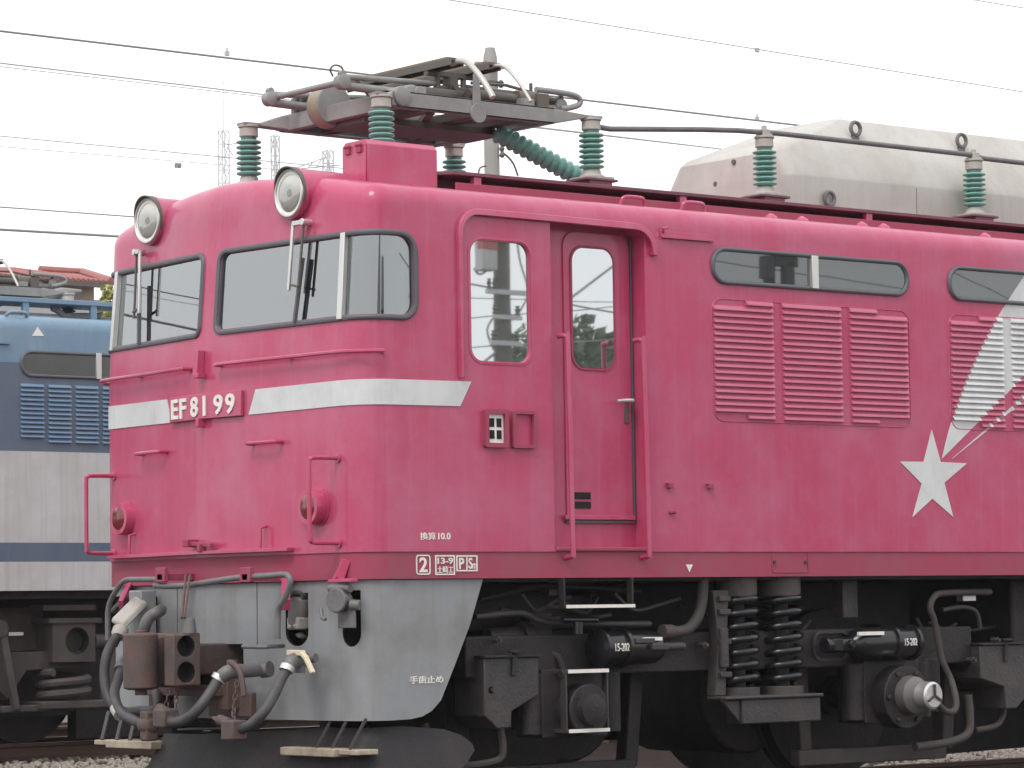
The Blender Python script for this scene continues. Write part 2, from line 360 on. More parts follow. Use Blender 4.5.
M['handle'] = mat('cream_valve_handle', (.66, .58, .42, 1), .55, var=.1, vscale=20, col2=(.35, .27, .18, 1), c2amt=.4, c2scale=25)
G_FRONT = glass('windscreen_glass', .31, (.72, .76, .76, 1))
G_CURVE = glass('curved_windscreen_glass', .22, (.55, .58, .58, 1))
G_SIDE = glass('cab_window_glass', .56, None, (.10, .115, .11, 1))
G_PILL = glass('engine_room_glass', .13, None, (.035, .04, .038, 1))
G_LENS = glass('lamp_glass', .12, (.95, .95, .93, 1))

# ================================================================== pink locomotive
loco = empty('electric_locomotive', (8.5, 1.4, 0), 'raspberry pink electric locomotive with a grey skirt, silver nose band and white shooting star', 'locomotive')
UE = ux(17.0)
def side(X, z, off=0.): return Vector((X, -off, z))          # near long side, X along it
# --- body shell
zl = [1.482, 2.0, 2.6, 2.9, 3.2, 3.3, 3.33, 3.36, 3.39, 3.42, 3.45]
levels = [(z, 0.) for z in zl]+[(3.45+.12*math.sin(R_(15*k)), -.12*(1-math.cos(R_(15*k)))) for k in range(1, 7)]
us = [0, .12, .3, .5, .7, .9, 1.05, U1-.03]+[U1+(U2-U1)*k/14 for k in range(15)]+[U2+.03, U2+.15, U2+.4]+[ux(x) for x in (1.2, 2, 3, 4.5, 6, 8, 10, 13, 17)]
def skin(u, z, off):
    q = surf(u, z, off); h = abs(q.y-1.4); q.z += sstep((z-3.30)/.27)*crown(h); return q
b = MB(); ring_u = [-u for u in reversed(us[1:])]+us; nr = len(ring_u)
for z, o in levels: b.v += [tuple(skin(u, z, o)) for u in ring_u]
nl = len(levels)
for j in range(nl-1):
    for k in range(nr-1):
        f = (j*nr+k, j*nr+k+1, (j+1)*nr+k+1, (j+1)*nr+k); b.f.append(f); b.m.append(0)
b.f.append(tuple(range(nr))); b.m.append(0)
NC = 10; top0 = (nl-1)*nr; mid = len(us)-1; rows = []
for j, u in enumerate(us):
    a = top0+mid-j; c = top0+mid+j
    if j == 0: rows.append([a]*(NC+1)); continue
    P0, P1 = Vector(b.v[a]), Vector(b.v[c]); row = [a]
    for k in range(1, NC):
        q = P0.lerp(P1, k/NC); q.z = 3.57+crown(abs(q.y-1.4)); b.v.append(tuple(q)); row.append(len(b.v)-1)
    rows.append(row+[c])
for j in range(len(us)-1):
    for k in range(NC):
        f = [rows[j][k], rows[j][k+1], rows[j+1][k+1], rows[j+1][k]]; f2 = []
        for i in f:
            if i not in f2: f2.append(i)
        if len(f2) > 2: b.f.append(tuple(f2)); b.m.append(0)
b.f.append(tuple([j*nr for j in range(nl)]+rows[-1][1:-1]+[j*nr+nr-1 for j in reversed(range(nl))])); b.m.append(0)
shell = b.build('body', M['pink'], loco, weld=True)
# --- openings: cab cavity, wrap-round windscreens, cab side windows, recessed door bay
cut = []
c = MB(); lv = [1.75, 2.6, 3.36]; cu_ = [u for u in us if u <= ux(1.43)]+[ux(1.43)]
cr = [-u for u in reversed(cu_[1:])]+cu_; n = len(cr)
for z in lv: c.v += [tuple(surf(u, z, -.07)) for u in cr]
for j in range(2):
    for k in range(n):
        k2 = (k+1) % n; c.f.append((j*n+k, j*n+k2, (j+1)*n+k2, (j+1)*n+k)); c.m.append(0)
c.f += [tuple(range(n)), tuple(range(3*n-1, 2*n-1, -1))]; c.m += [0, 0]
cut.append(c.build('cut_cab', M['cab'], weld=True))
WIN = (.068, 1.685+DU, 2.78, 3.295)
def mir(poly): return [(-a, q) for a, q in poly]
wl = rr(*WIN, (.06, .10, .10, .07)); wi = rr(WIN[0]+.032, WIN[1]-.036, WIN[2]+.03, WIN[3]-.03, (.04, .08, .08, .05))
def same(outer, inner):                       # loops of equal count by walking both by arc fraction
    def res(p, n):
        d = [0]
        for i in range(len(p)): a, q = p[i], p[(i+1) % len(p)]; d.append(d[-1]+math.dist(a, q))
        o = []
        for k in range(n):
            t = d[-1]*k/n; i = max(j for j in range(len(p)) if d[j] <= t+1e-9); f = (t-d[i])/max(d[i+1]-d[i], 1e-9); a, q = p[i], p[(i+1) % len(p)]
            o.append((a[0]+(q[0]-a[0])*f, a[1]+(q[1]-a[1])*f))
        return o
    n = max(len(outer), len(inner)); return res(outer, n), res(inner, n)
def rrpair(u0, u1, z0, z1, r, wd, step=.06):
    if not isinstance(r, tuple): r = (r,)*4
    seg = 7; nx = max(1, round((u1-u0)/step)); nz = max(1, round((z1-z0)/step)); out = []
    for d in (0, wd):
        a0, a1, c0, c1 = u0+d, u1-d, z0+d, z1-d; q = tuple(max(.004, x-d) for x in r)
        cs = [(a0+q[0], c0+q[0], 180, q[0]), (a1-q[1], c0+q[1], 270, q[1]), (a1-q[2], c1-q[2], 0, q[2]), (a0+q[3], c1-q[3], 90, q[3])]
        arcs = [[(x+rad*math.cos(R_(s0+90*k/seg)), y+rad*math.sin(R_(s0+90*k/seg))) for k in range(seg+1)] for x, y, s0, rad in cs]; L = []
        for i in range(4):
            L += arcs[i]; p, e = arcs[i][-1], arcs[(i+1) % 4][0]; m = nx if i % 2 == 0 else nz
            L += [(p[0]+(e[0]-p[0])*k/m, p[1]+(e[1]-p[1])*k/m) for k in range(1, m)]
        out.append(L)
    return out
WO, WI = rrpair(*WIN, (.07, .11, .12, .08), .034)
for sgn in (1, -1):
    pl = [(sgn*a, q) for a, q in WI]
    cut.append(MB().patch(pl, .06, -.12).build('cut_win', M['gasket']))
CW = (.879, 1.357, 2.553, 3.293)              # cab side window, X and z
CO, CI = rrpair(*CW, .10, .022)
cut.append(MB().prism(CI, lambda a, q, d: Vector((a, d, q)), -.05, .12).build('cut_cabwin', M['pink']))
cut.append(MB().prism(CI, lambda a, q, d: Vector((a, d, q)), 2.68, 2.85).build('cut_cabwin', M['pink']))
BAY = (1.495, 2.225, 1.50, 3.425)
bay = [(BAY[0], BAY[2]), (BAY[1], BAY[2]), (BAY[1], 3.36), (BAY[1]-.06, 3.425), (BAY[0], 3.425)]
cut.append(MB().prism(bay, lambda a, q, d: Vector((a, d, q)), -.05, .13).build('cut_bay', M['pink']))
boolean(shell, cut)

# --- lower sill band, set back a little, running round the nose
pl = [(-ux(17), 1.33), (ux(17), 1.33), (ux(17), 1.486), (-ux(17), 1.486)]
MB().patch(pl, -.05, -.008).build('sill_band', M['pink2'], loco)
MB().box((.35, .07, 1.31), (17, 2.73, 1.36)).build('underfloor', M['iron'], loco)

# --- windscreens
for sgn in (1, -1):
    fo = [(sgn*a, q) for a, q in WO]; fi = [(sgn*a, q) for a, q in WI]
    if sgn < 0: fo.reverse(); fi.reverse()
    fr = MB().ring(fo, fi, [(0, -.004), (.08, .012), (.5, .018), (.9, .012), (1, -.02), (1, -.03)]).build('windscreen', M['gasket'], loco, smooth=60)
    pane = [(sgn*a, q) for a, q in rr(WIN[0]+.02, 1.205, WIN[2]+.02, WIN[3]-.02, .03)]
    MB().patch(pane, -.016, -.012).build('flat_pane', G_FRONT, fr)
    pane = [(sgn*a, q) for a, q in rr(1.205, WIN[1]-.02, WIN[2]+.02, WIN[3]-.02, (.01, .09, .09, .01))]
    MB().patch(pane, -.016, -.012).build('curved_pane', G_CURVE, fr)
    d = MB().patch([(sgn*1.192, WIN[2]+.01), (sgn*1.232, WIN[2]+.01), (sgn*1.222, WIN[3]-.012), (sgn*1.186, WIN[3]-.012)], -.012, .022).build('divider', M['alu'], fr, bevel=.004)
    # wiper: twin arms from a spindle over the window, blade on the lower end
    wp = MB(); A = surf(sgn*0.895, 3.372, .05); B0 = surf(sgn*0.830, 3.02, .05); B1 = surf(sgn*0.895, 3.05, .035)
    wp.cyl(surf(sgn*0.895, 3.372, -.03), A+(A-surf(sgn*0.895, 3.372, 0))*.35, .020, n=14)
    wp.bar(A, surf(sgn*0.815, 3.368, .06), .026, .026); wp.bar(surf(sgn*0.815, 3.37, .06), surf(sgn*0.795, 2.985, .05), .022, .014, (-1, 0, 0))
    wr = wp.build('wiper', M['alu'], loco, bevel=.002)
    w2 = MB(); w2.bar(surf(sgn*0.890, 3.36, .045), surf(sgn*0.870, 2.96, .045), .013, .01, (-1, 0, 0)); w2.bar(surf(sgn*0.795, 3.02, .05), surf(sgn*0.880, 3.00, .05), .012, .012); w2.build('wiper_link', M['pantod'], wr)
    w3 = MB(); w3.bar(surf(sgn*0.870, 3.17, .022), surf(sgn*0.830, 2.80, .022), .016, .022, (-1, 0, 0)); w3.build('wiper_blade', M['gasket'], wr)
# --- cab interior seen through the glass
sb = MB()
for y in (.75, 1.95):
    sb.box((.80, y-.24, 2.15), (1.28, y+.24, 2.27)); sb.box((1.18, y-.23, 2.25), (1.30, y+.23, 2.86))
    sb.box((.95, y-.06, 1.75), (1.08, y+.06, 2.15))
sb.build('driver_seat', M['seat'], loco, bevel=.05)
sb = MB(); sb.box((.22, .25, 1.75), (.55, 2.55, 2.62)); sb.box((.25, .5, 2.6), (.42, 1.0, 2.83)); sb.box((.25, 1.7, 2.6), (.40, 2.2, 2.74)); sb.build('driver_console', M['cab'], loco, bevel=.03)

# --- nose stripe, number plate, fold bracket
for sgn in (1, -1):
    P = [(.41, 2.297), (1.975+DU, 2.309), (2.058+DU, 2.452), (.475, 2.440)]
    MB().patch([(sgn*a, q) for a, q in P], -.002, .006).build('nose_stripe', M['silver'], loco)
    # narrow ledge above the stripe
npl = MB().patch([(-.400, 2.293), (.365, 2.293), (.365, 2.443), (-.400, 2.443)], .002, .026).build('number_plate', M['pink'], loco, bevel=.004)
for ch, a0, a1 in (('E', -.366, -.278), ('F', -.258, -.178), ('8', -.122, -.032), ('1', .020, .044), ('9', .120, .203), ('9', .230, .313)):
    z0 = 2.310; z1 = 2.428
    if ch == '1': mbb = MB().patch([(a0, z0), (a1, z0), (a1, z1), (a0, z1)], .026, .034)
    else: mbb = put_text(MB(), ch, a0, a1, z0, z1, .026, .034, bold=.022)
    mbb.build('number', M['white'], npl)
br = MB()
br.box(surf(0, 2.245, -.01), surf(0, 2.30, .05)+Vector((0, .035, 0))); br.bar(surf(-.025, 2.545, .03), surf(-.025, 2.70, .03), .05, .05); br.bar(surf(-.025, 2.548, .04), surf(.02, 2.548, .04), .05, .03)
br.build('marker_bracket', M['pink'], loco, bevel=.004)

# --- grab bars, handles and handrails of the nose
for sgn in (1, -1):
    g = MB(); pts = [surf(sgn*.165, 2.600, .0), surf(sgn*.165, 2.600, .055)]+[surf(sgn*u, 2.602, .055) for u in (.2, .5, .8, 1.1, 1.25, 1.38, 1.46)]+[surf(sgn*1.47, 2.602, 0)]
    g.tube(pts, .0125, 8); g.cyl(surf(sgn*.8, 2.602, 0), surf(sgn*.8, 2.602, .055), .01); g.build('grab_bar', M['pink'], loco)
    g = MB(); ua, ub = ((.45, .705) if sgn > 0 else (.475, .785))
    g.tube([surf(sgn*ua, 2.126, 0), surf(sgn*ua, 2.126, .045), surf(sgn*(ua+.03), 2.126, .06), surf(sgn*(ub-.03), 2.126, .06), surf(sgn*ub, 2.126, .045), surf(sgn*ub, 2.126, 0)], .012, 8, 3); g.build('grab_handle', M['pink'], loco)
    g = MB(); f0 = surf(sgn*1.19, 2.012, 0); f1 = surf(sgn*1.19, 1.536, 0); dx = Vector((-.20, 0, 0))
    g.tube([f0, f0+dx*.8, f0+dx*.96-Vector((0, 0, .012)), f0+dx-Vector((0, 0, .05)), f1+dx+Vector((0, 0, .05)), f1+dx*.96+Vector((0, 0, .012)), f1+dx*.8, f1], .0135, 8, 2)
    for q in (f0, f1): g.cyl(q+Vector((.012, 0, 0)), q+Vector((-.012, 0, 0)), .028)
    g.build('corner_handrail', M['pink'], loco)
g = MB().patch([(-1.19, 1.500), (.80, 1.500), (.80, 1.520), (-1.19, 1.520)], -.01, .055)
for u in (.555, -.90):
    g.tube([surf(u, 1.515, .045), surf(u, 1.635, .045), surf(u, 1.65, .0)], .009)
g.build('nose_ledge', M['pink'], loco, bevel=.003)
g = MB(); g.bar(surf(.02, 1.515, .05), surf(.02, 1.56, .05), .05, .03, (0, 1, 0)); g.bar(surf(-.10, 1.565, .04), surf(.12, 1.55, .05), .03, .025)
g.box(surf(-.10, 1.545, .0), surf(-.10, 1.59, .075)+Vector((0, .05, 0))); g.build('marker_bracket', M['pink2'], loco, bevel=.003)

# --- headlights and tail lights
for sgn in (1, -1):
    h = Vector((.095, 1.4-sgn*.757, 3.553)); ax = Vector((1, 0, -.01))
    hl = MB().rev(h, h+ax*.62, [(0, .128), (0, .150), (.05, .152), (.06, .146), (.5, .146), (1, .13)], 40).build('headlight', M['pink'], loco, smooth=30)
    hb = MB()                                                              # hood: half ring, longer at the top
    vs = []; fs = []; n = 28
    for k in range(n+1):
        a = R_(-25+230*k/n); r0, r1 = .153, .146; fwd = .035*max(.15, math.sin(a))
        for r, x in ((r0, .01), (r0, -fwd), (r1, -fwd), (r1, .01)): vs.append(h+Vector((x, r*math.cos(a), r*math.sin(a))))
    for k in range(n):
        for i in range(4): i2 = (i+1) % 4; fs.append((k*4+i, k*4+i2, (k+1)*4+i2, (k+1)*4+i))
    fs += [(0, 1, 2, 3), tuple(n*4+i for i in (3, 2, 1, 0))]
    hb.add(vs, fs).build('lamp_hood', M['pantod'], hl)
    MB().tube([h+Vector((-.006, .134*math.cos(q), .134*math.sin(q))) for q in [2*math.pi*k/40 for k in range(41)]], .0085, 8).build('lamp_rim', M['alu'], hl)
    rf = MB().rev(h+Vector((-.003, 0, 0)), h+Vector((.004, 0, 0)), [(0, .118), (0, .129), (1, .129)], 36).build('reflector', M['lampwhite'], hl, smooth=30)
    MB().rev(h+Vector((-.009, 0, 0)), h+Vector((-.002, 0, 0)), [(0, .018), (1, .026)], 20).build('bulb', M['cap'], hl)
    v = []
    MB().rev(h+Vector((-.024, 0, 0)), h+Vector((.006, 0, 0)), [(0, .02), (.1, .06), (.4, .10), (1, .12)], 36).build('lamp_glass', G_LENS, hl)
    t = Vector((.02, 1.4-sgn*1.003, 1.742)); wl_ = surf(sgn*1.003, 1.742, -.01).x-t.x
    tl = MB().rev(t, t+Vector((wl_, 0, 0)), [(0, .087), (0, .096), (.15, .099), (.85, .100), (.86, .112), (1, .112)], 32).build('tail_light', M['pink'], loco, smooth=30)
    MB().rev(t+Vector((-.012, 0, 0)), t+Vector((.03, 0, 0)), [(0, .035), (.25, .068), (.6, .083), (1, .088)], 28).build('red_lens', M['redlens'], tl)

# --- near side: rain gutter over the cab window and door
g = MB()
pth = [(.812, 2.47), (.812, 3.24)]+[(.812+.13-.13*math.cos(R_(a)), 3.30+.13*math.sin(R_(a))) for a in range(0, 91, 15)]+[(1.5, 3.428), (2.14, 3.422)]+[(2.14+.15*math.sin(R_(a)), 3.272+.15*math.cos(R_(a))) for a in range(15, 91, 15)]+[(2.29, 3.255)]
for (a0, q0), (a1, q1) in zip(pth[:-1], pth[1:]): pass
out = []; inn = []
for i, (a, q) in enumerate(pth):
    p0 = pth[max(i-1, 0)]; p1 = pth[min(i+1, len(pth)-1)]; dx, dz = p1[0]-p0[0], p1[1]-p0[1]; l = math.hypot(dx, dz); wd = .011+.010*min(1, i/10)
    out.append((a-dz/l*wd, q+dx/l*wd)); inn.append((a+dz/l*wd, q-dx/l*wd))
vs = []; fs = []
for (a, q), (c_, d) in zip(out, inn): vs += [side(a, q, -.002), side(a, q, .028), side(c_, d, .034), side(c_, d, -.002)]
for i in range(len(pth)-1):
    for k in range(4): k2 = (k+1) % 4; fs.append((i*4+k, i*4+k2, (i+1)*4+k2, (i+1)*4+k))
fs += [(3, 2, 1, 0), tuple((len(pth)-1)*4+k for k in range(4))]
g.add(vs, fs).build('rain_gutter', M['pink'], loco, bevel=.004)
# cab window
cw = MB().ring(CO, CI, [(0, -.002), (.1, .004), (.7, .005), (1, -.03)], fn=side).build('cab_window', M['pink'], loco, smooth=50)
MB().prism(rr(CW[0]+.015, CW[1]-.015, CW[2]+.015, CW[3]-.015, .085), lambda a, q, d: Vector((a, d, q)), .016, .022).build('pane', G_SIDE, cw)
MB().prism(rr(CW[0]+.015, CW[1]-.015, CW[2]+.015, CW[3]-.015, .085), lambda a, q, d: Vector((a, d, q)), 2.778, 2.784).build('far_cab_pane', G_FRONT, loco)
# door in its bay
dr = MB(); D = lambda a, q, d: Vector((a, d, q))
DO, DI = rrpair(1.690, 2.205, 1.675, 3.385, (.005, .005, .09, .09), .02)
dr.prism(DO, D, .118, .135)
door = dr.build('cab_door', M['pink'], loco, bevel=.004)
DWO, DWI = rrpair(1.735, 2.085, 2.557, 3.305, .10, .018)
ofn = lambda a, q, o: Vector((a, .118-o, q))
MB().ring(DWO, DWI, [(0, -.001), (.15, .008), (.85, .008), (1, .001)], fn=ofn).build('door_window_frame', M['pink2'], door, smooth=50)
MB().prism(DWI, D, .112, .117).build('door_pane', G_SIDE, door)
k = MB(); k.cyl((2.165, .118, 2.385), (2.165, .06, 2.385), .013); k.tube([(2.165, .06, 2.385), (2.10, .055, 2.384), (2.045, .06, 2.379)], [.014, .012, .010], 8, 3); k.build('door_handle', M['alu'], door)
MB().box((2.145, .110, 2.25), (2.178, .119, 2.36)).build('lock_plate', M['pantod'], door, bevel=.003)
v = MB()
for z0, z1 in ((1.795, 1.835), (1.74, 1.78)): v.box((1.738, .112, z0), (1.868, .1175, z1))
v.build('door_vent', M['black'], door)
v = MB()                                                           # door frame, rubber edge and kick sill
v.box((2.206, .108, 1.66), (2.214, .129, 3.40)); v.box((1.68, .108, 1.655), (2.214, .129, 1.668)); v.build('door_seal', M['gasket'], loco)
v = MB(); v.box((1.66, .095, 1.672), (2.20, .117, 1.70)); v.build('door_kick_rail', M['pink'], loco, bevel=.004)
v = MB(); v.box((1.50, -.012, 1.484), (2.222, .13, 1.508)); v.build('door_sill', M['pink2'], loco, bevel=.006)
for X, X2 in ((1.548, 1.582), (2.133, 2.168)):
    g = MB(); g.tube([side(X, 2.74, 0), side(X, 2.74, .05), side(X+.006, 2.725, .065), side(X+.01, 2.66, .07), side(X2-.01, 1.55, .07), side(X2-.004, 1.48, .066), side(X2-.004, 1.455, .05), side(X2-.004, 1.445, -.01)], .0155, 10, 3)
    g.build('door_handrail', M['pink'], loco)
# sign holders
PO, PI = rrpair(.972, 1.142, 2.078, 2.297, .012, .026)
ph = MB().ring(PO, PI, [(0, -.001), (0, .03), (1, .03), (1, .002)], fn=side).build('sign_holder', M['pink2'], loco, smooth=20)
sg = MB(); sg.box((.998, -.010, 2.105), (1.118, -.004, 2.272)); sg.build('sign_card', M['white'], ph)
sg = MB()
for a in (1.014, 1.066):
    for q in (2.128, 2.196): sg.box((a, -.013, q), (a+.034, -.009, q+.05))
sg.build('sign_marking', M['black'], ph)
PO, PI = rrpair(1.178, 1.352, 2.078, 2.295, .012, .020)
ph = MB().ring(PO, PI, [(0, -.001), (0, .026), (1, .026), (1, .002)], fn=side).build('sign_holder', M['pink2'], loco, smooth=20)
# small fittings on the flank
g = MB()
for a in (2.365, 2.69): g.box((a, -.03, 1.862), (a+.035, 0, 1.892)); g.box((a-.005, -.022, 1.888), (a+.045, 0, 1.893))
g.cyl(side(2.39, 1.716, 0), side(2.41, 1.72, .035), .012); g.build('flank_bracket', M['pink2'], loco, bevel=.003)
g = MB(); g.box((2.352, -.024, 3.368), (2.775, 0, 3.382)); g.box((2.352, -.008, 3.382), (2.775, 0, 3.41)); g.tube([side(2.37, 3.40, .01), side(2.355, 3.425, .03), side(2.385, 3.43, .03)], .008); g.build('flank_rain_strip', M['pink'], loco, bevel=.002)
HO, HI = rrpair(3.225, 3.535, 1.352, 1.484, .012, .007)
hf = MB().ring(HO, HI, [(0, -.012), (.2, -.003), (.8, -.003), (1, -.012)], fn=side).build('sill_hatch', M['pink2'], loco)
g = MB()
for a in (3.245, 3.51): g.cyl(side(a, 1.418, -.01), side(a, 1.418, .004), .010)
g.build('hatch_screw', M['iron2'], hf)
# --- engine room windows
def XL(z): t = z-2.084; return 4.743+.334*t+.2757*t*t          # left edge of the comet tail
def XR(z): return 4.743+1.43*(z-2.084)
for X0 in (2.757, 4.833, 6.91, 8.99):
    EO, EI = rrpair(X0, X0+1.715, 3.112, 3.346, .115, .030)
    wf = MB().ring(EO, EI, [(0, -.001), (.1, .016), (.5, .022), (.85, .016), (1, .002)], fn=side).build('engine_room_window', M['gasket'], loco, smooth=60)
    MB().prism(EI, D, -.0035, .003).build('pane', G_PILL, wf)
    dv = MB(); dv.box((X0+.835, -.028, 3.125), (X0+.892, -.0, 3.332)); dv.build('divider', M['alu'], wf, bevel=.003)
# --- louvre grilles
def grille(X0, first):
    for i, (a, q) in enumerate(((.012, .512), (.585, 1.10), (1.172, 1.69))):
        lp = MB(); n = 19; pitch = .0388
        for k in range(n):
            z = 2.287+pitch*k; x0, x1 = X0+a, X0+q
            if i == 0 and k == 0: x0 += .27
            if i == 0 and k == n-1: x0 += .27
            if i == 2 and k == 0: x1 -= .27
            if i == 2 and k == n-1: x1 -= .27
            pr = [(.0, z+.038), (.005, z+.037), (.020, z+.016), (.021, z+.009), (.0, z+.006)]
            xs = [x0, x1]
            if first and True:
                cz = z+.012; inside = [XL(cz), XR(cz)]
                s0, s1 = 4.836+1.76*(0), 0
                t = (cz-2.083); st = sorted([4.836+1.63*t, 4.836+1.76*t])
                xs += [x for x in inside+st if x0 < x < x1]
            xs = sorted(xs)
            for xa, xb in zip(xs[:-1], xs[1:]):
                xm = (xa+xb)/2; mi = 0
                if first:
                    cz = z+.012; t = cz-2.083
                    if XL(cz) < xm < XR(cz) or (4.836+1.63*t < xm < 4.836+1.76*t): mi = 1
                e0 = .006 if xa == x0 else 0; e1 = .006 if xb == x1 else 0
                v = [side(xa+(e0 if o > .01 else 0), zz, o-.0005) for o, zz in pr]+[side(xb-(e1 if o > .01 else 0), zz, o-.0005) for o, zz in pr]; m = len(pr)
                f = [tuple(range(m)), tuple(range(2*m-1, m-1, -1))]+[(j, (j+1) % m, m+(j+1) % m, m+j) for j in range(m)]
                lp.add(v, f, mi)
        lp.build('louvre_panel', [M['pinklouv'], M['silver']], loco, smooth=25)
    O, I = rrpair(X0, X0+1.715, 2.272, 3.030, .085, .010)
    MB().ring(O, I, [(0, -.001), (.3, .005), (.7, .005), (1, -.001)], fn=side).build('louvre_surround', M['pink'], loco)
grille(2.755, False); grille(4.830, True); grille(6.905, False)
# --- star and comet tail
pts = []
cxs, czs = 4.661, 1.950
for k in range(10):
    a = R_(90-36*k); r = .318 if k % 2 == 0 else .128
    pts.append((cxs+r*math.cos(a)*1.0, czs+.0+r*math.sin(a)))
st = [(4.653, 2.266), (4.572, 2.059), (4.353, 2.057), (4.549, 1.917), (4.459, 1.705), (4.642, 1.823), (4.832, 1.705), (4.757, 1.927), (4.971, 2.056), (4.728, 2.060)]
MB().prism(st, D, -.004, .002).build('star_emblem', M['silver'], loco)
tl_ = MB()
def band(zs, l, r, d0=-.0037):
    for z0, z1 in zip(zs[:-1], zs[1:]): tl_.prism([(l(z0), z0), (r(z0)+1e-4, z0), (r(z1)+1e-4, z1), (l(z1), z1)], D, d0, .002)
fz = [2.084+i*(2.2745-2.084)/4 for i in range(5)]
band(fz, XL, XR); band(fz, lambda z: 4.836+1.63*(z-2.083), lambda z: 4.836+1.76*(z-2.083))
fz = [2.2745, 2.6, 2.9, 3.028]; A0, A1 = 5.344, 5.413
zs_ = [2.2745+i*.0473 for i in range(17)]
band(zs_, XL, XR, -.0024); band(zs_, lambda z: 4.836+1.63*(z-2.083), lambda z: 4.836+1.76*(z-2.083), -.0020)
fz = [3.031+i*.05 for i in range(9)]
band(fz, XL, lambda z: XL(z)+1.6+(z-3))
tl_.build('comet_tail', M['silver'], loco)
# --- lettering
def sfn(a, q, o): return surf(ux(a), q, o)
lt = MB(); put_text(lt, '換算', .512, .622, 1.548, 1.590, -.001, .003, sfn, .012); put_text(lt, '10.0', .640, .728, 1.550, 1.588, -.001, .003, sfn, .02); lt.build('lettering', M['white'], loco)
def frame_mark(name, X0, X1, z0, z1, wd, r=.004):
    O, I = rrpair(X0, X1, z0, z1, r, wd)
    return MB().ring(O, I, [(0, -.009), (0, -.004), (1, -.004), (1, -.009)], fn=sfn).build(name, M['white'], loco, smooth=0)
f = frame_mark('end_number_plate', .487, .588, 1.352, 1.464, .007, .018); mk = MB(); put_text(mk, '2', .510, .566, 1.366, 1.450, -.009, -.003, sfn, .02); mk.build('lettering', M['white'], f)
f = frame_mark('works_plate', .622, .762, 1.350, 1.462, .008); mk = MB(); put_text(mk, '13-9', .638, .748, 1.412, 1.448, -.009, -.003, sfn, .02); put_text(mk, '土崎工', .636, .750, 1.361, 1.400, -.009, -.003, sfn, .012); mk.build('lettering', M['white'], f)
f = frame_mark('brake_mark', .772, .925, 1.370, 1.461, .008); mk = MB(); put_text(mk, 'P', .792, .828, 1.384, 1.447, -.009, -.003, sfn, .02); put_text(mk, 'S', .860, .888, 1.384, 1.447, -.009, -.003, sfn, .02); put_text(mk, 'm', .888, .914, 1.384, 1.414, -.009, -.003, sfn)
mk.patch([(ux(.845), 1.374), (ux(.852), 1.374), (ux(.852), 1.457), (ux(.845), 1.457)], -.009, -.004); mk.build('lettering', M['white'], f)
MB().prism([(2.517, 1.405), (2.572, 1.405), (2.544, 1.360)], D, .0045, .010).build('jacking_mark', M['white'], loco)

# ------------------------------------------------------------------ skirt, coupler and hoses of the nose
def sk(u, z, off=0.): return surf(u, z, off)
half = [(a_+(DU if a_ > 1.5 else 0), z_) for a_, z_ in [(2.149, 1.326), (2.050, 1.066), (1.938, .842), (1.872, .715), (1.835, .645), (1.77, .588), (1.70, .558), (1.62, .546), (1.501, .543)]]
pl = [(-a, q) for a, q in half]+[(a, q) for a, q in reversed(half)]
skirt = MB().patch(pl, -.05, -.03).build('skirt', M['skirt'], loco)
cs = []
for sgn in (1, -1):
    sl_ = [(.682, 1.262), (.682, 1.04)]+[(.782-.1*math.cos(R_(a)), 1.04-.08*math.sin(R_(a))) for a in range(15, 180, 15)]+[(.882, 1.04), (.882, 1.262)]
    cs.append(MB().patch([(sgn*a, q) for a, q in sl_], .05, -.12).build('cut', M['black']))
    sl_ = [(1.172, 1.27), (1.178, 1.03)]+[(1.25-.072*math.cos(R_(a)), 1.03-.075*math.sin(R_(a))) for a in range(15, 180, 15)]+[(1.322, 1.03), (1.322, 1.27)]
    cs.append(MB().patch([(sgn*a, q) for a, q in sl_], .05, -.12).build('cut', M['black']))
cs.append(MB().patch([(-.30, .70), (.30, .70), (.30, .975), (-.30, .975)], .08, -.12).build('cut', M['black']))
boolean(skirt, cs)
g = MB()
for u in (.425, -.425): g.patch([(u, .95), (u+.006, .95), (u+.006, 1.326), (u, 1.326)], -.031, -.0275)
g.build('skirt_seam', M['pantod'], loco)
mk = MB(); put_text(mk, '手歯止め', 1.615+DU, 1.852+DU, .742, .785, -.031, -.026, bold=.012); mk.build('lettering', M['white'], loco)
# dark inside behind the skirt openings
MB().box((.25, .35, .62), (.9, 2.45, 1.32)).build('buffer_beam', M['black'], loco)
# pilot plate below the skirt
def plo(u, z, off): q = surf(u, z, off-.10+(.50-z)*.35); return q
_o = -.13
pw = [uz(172, 733, _o, -.5), uz(206, 734, _o, 0), uz(270, 731, _o, .5), uz(330, 727.5, _o, 1.), uz(400, 726, _o, 1.4), uz(440, 729, _o, 1.7), uz(456, 735, _o, 1.9), uz(465, 743, _o, 2.), uz(466, 750, _o, 2.), uz(456, 762, _o, 1.9), uz(440, 775, _o, 1.8), uz(440, 790, _o, 1.8), uz(160, 790, _o, -.5)]
g = MB().patch(pw, -.012, 0, fn=plo); g.build('pilot_plate', M['iron'], loco)
g = MB(); g.tube([plo(u, .525, .015)+Vector((0, 0, dz)) for u, dz in ((-.55, -.06), (-.3, -.05), (0, -.04), (.3, .005), (.6, .02), (.9, .02), (1.3, .02))], .006, 6, 6); g.build('pilot_air_line', M['pipe'], loco)
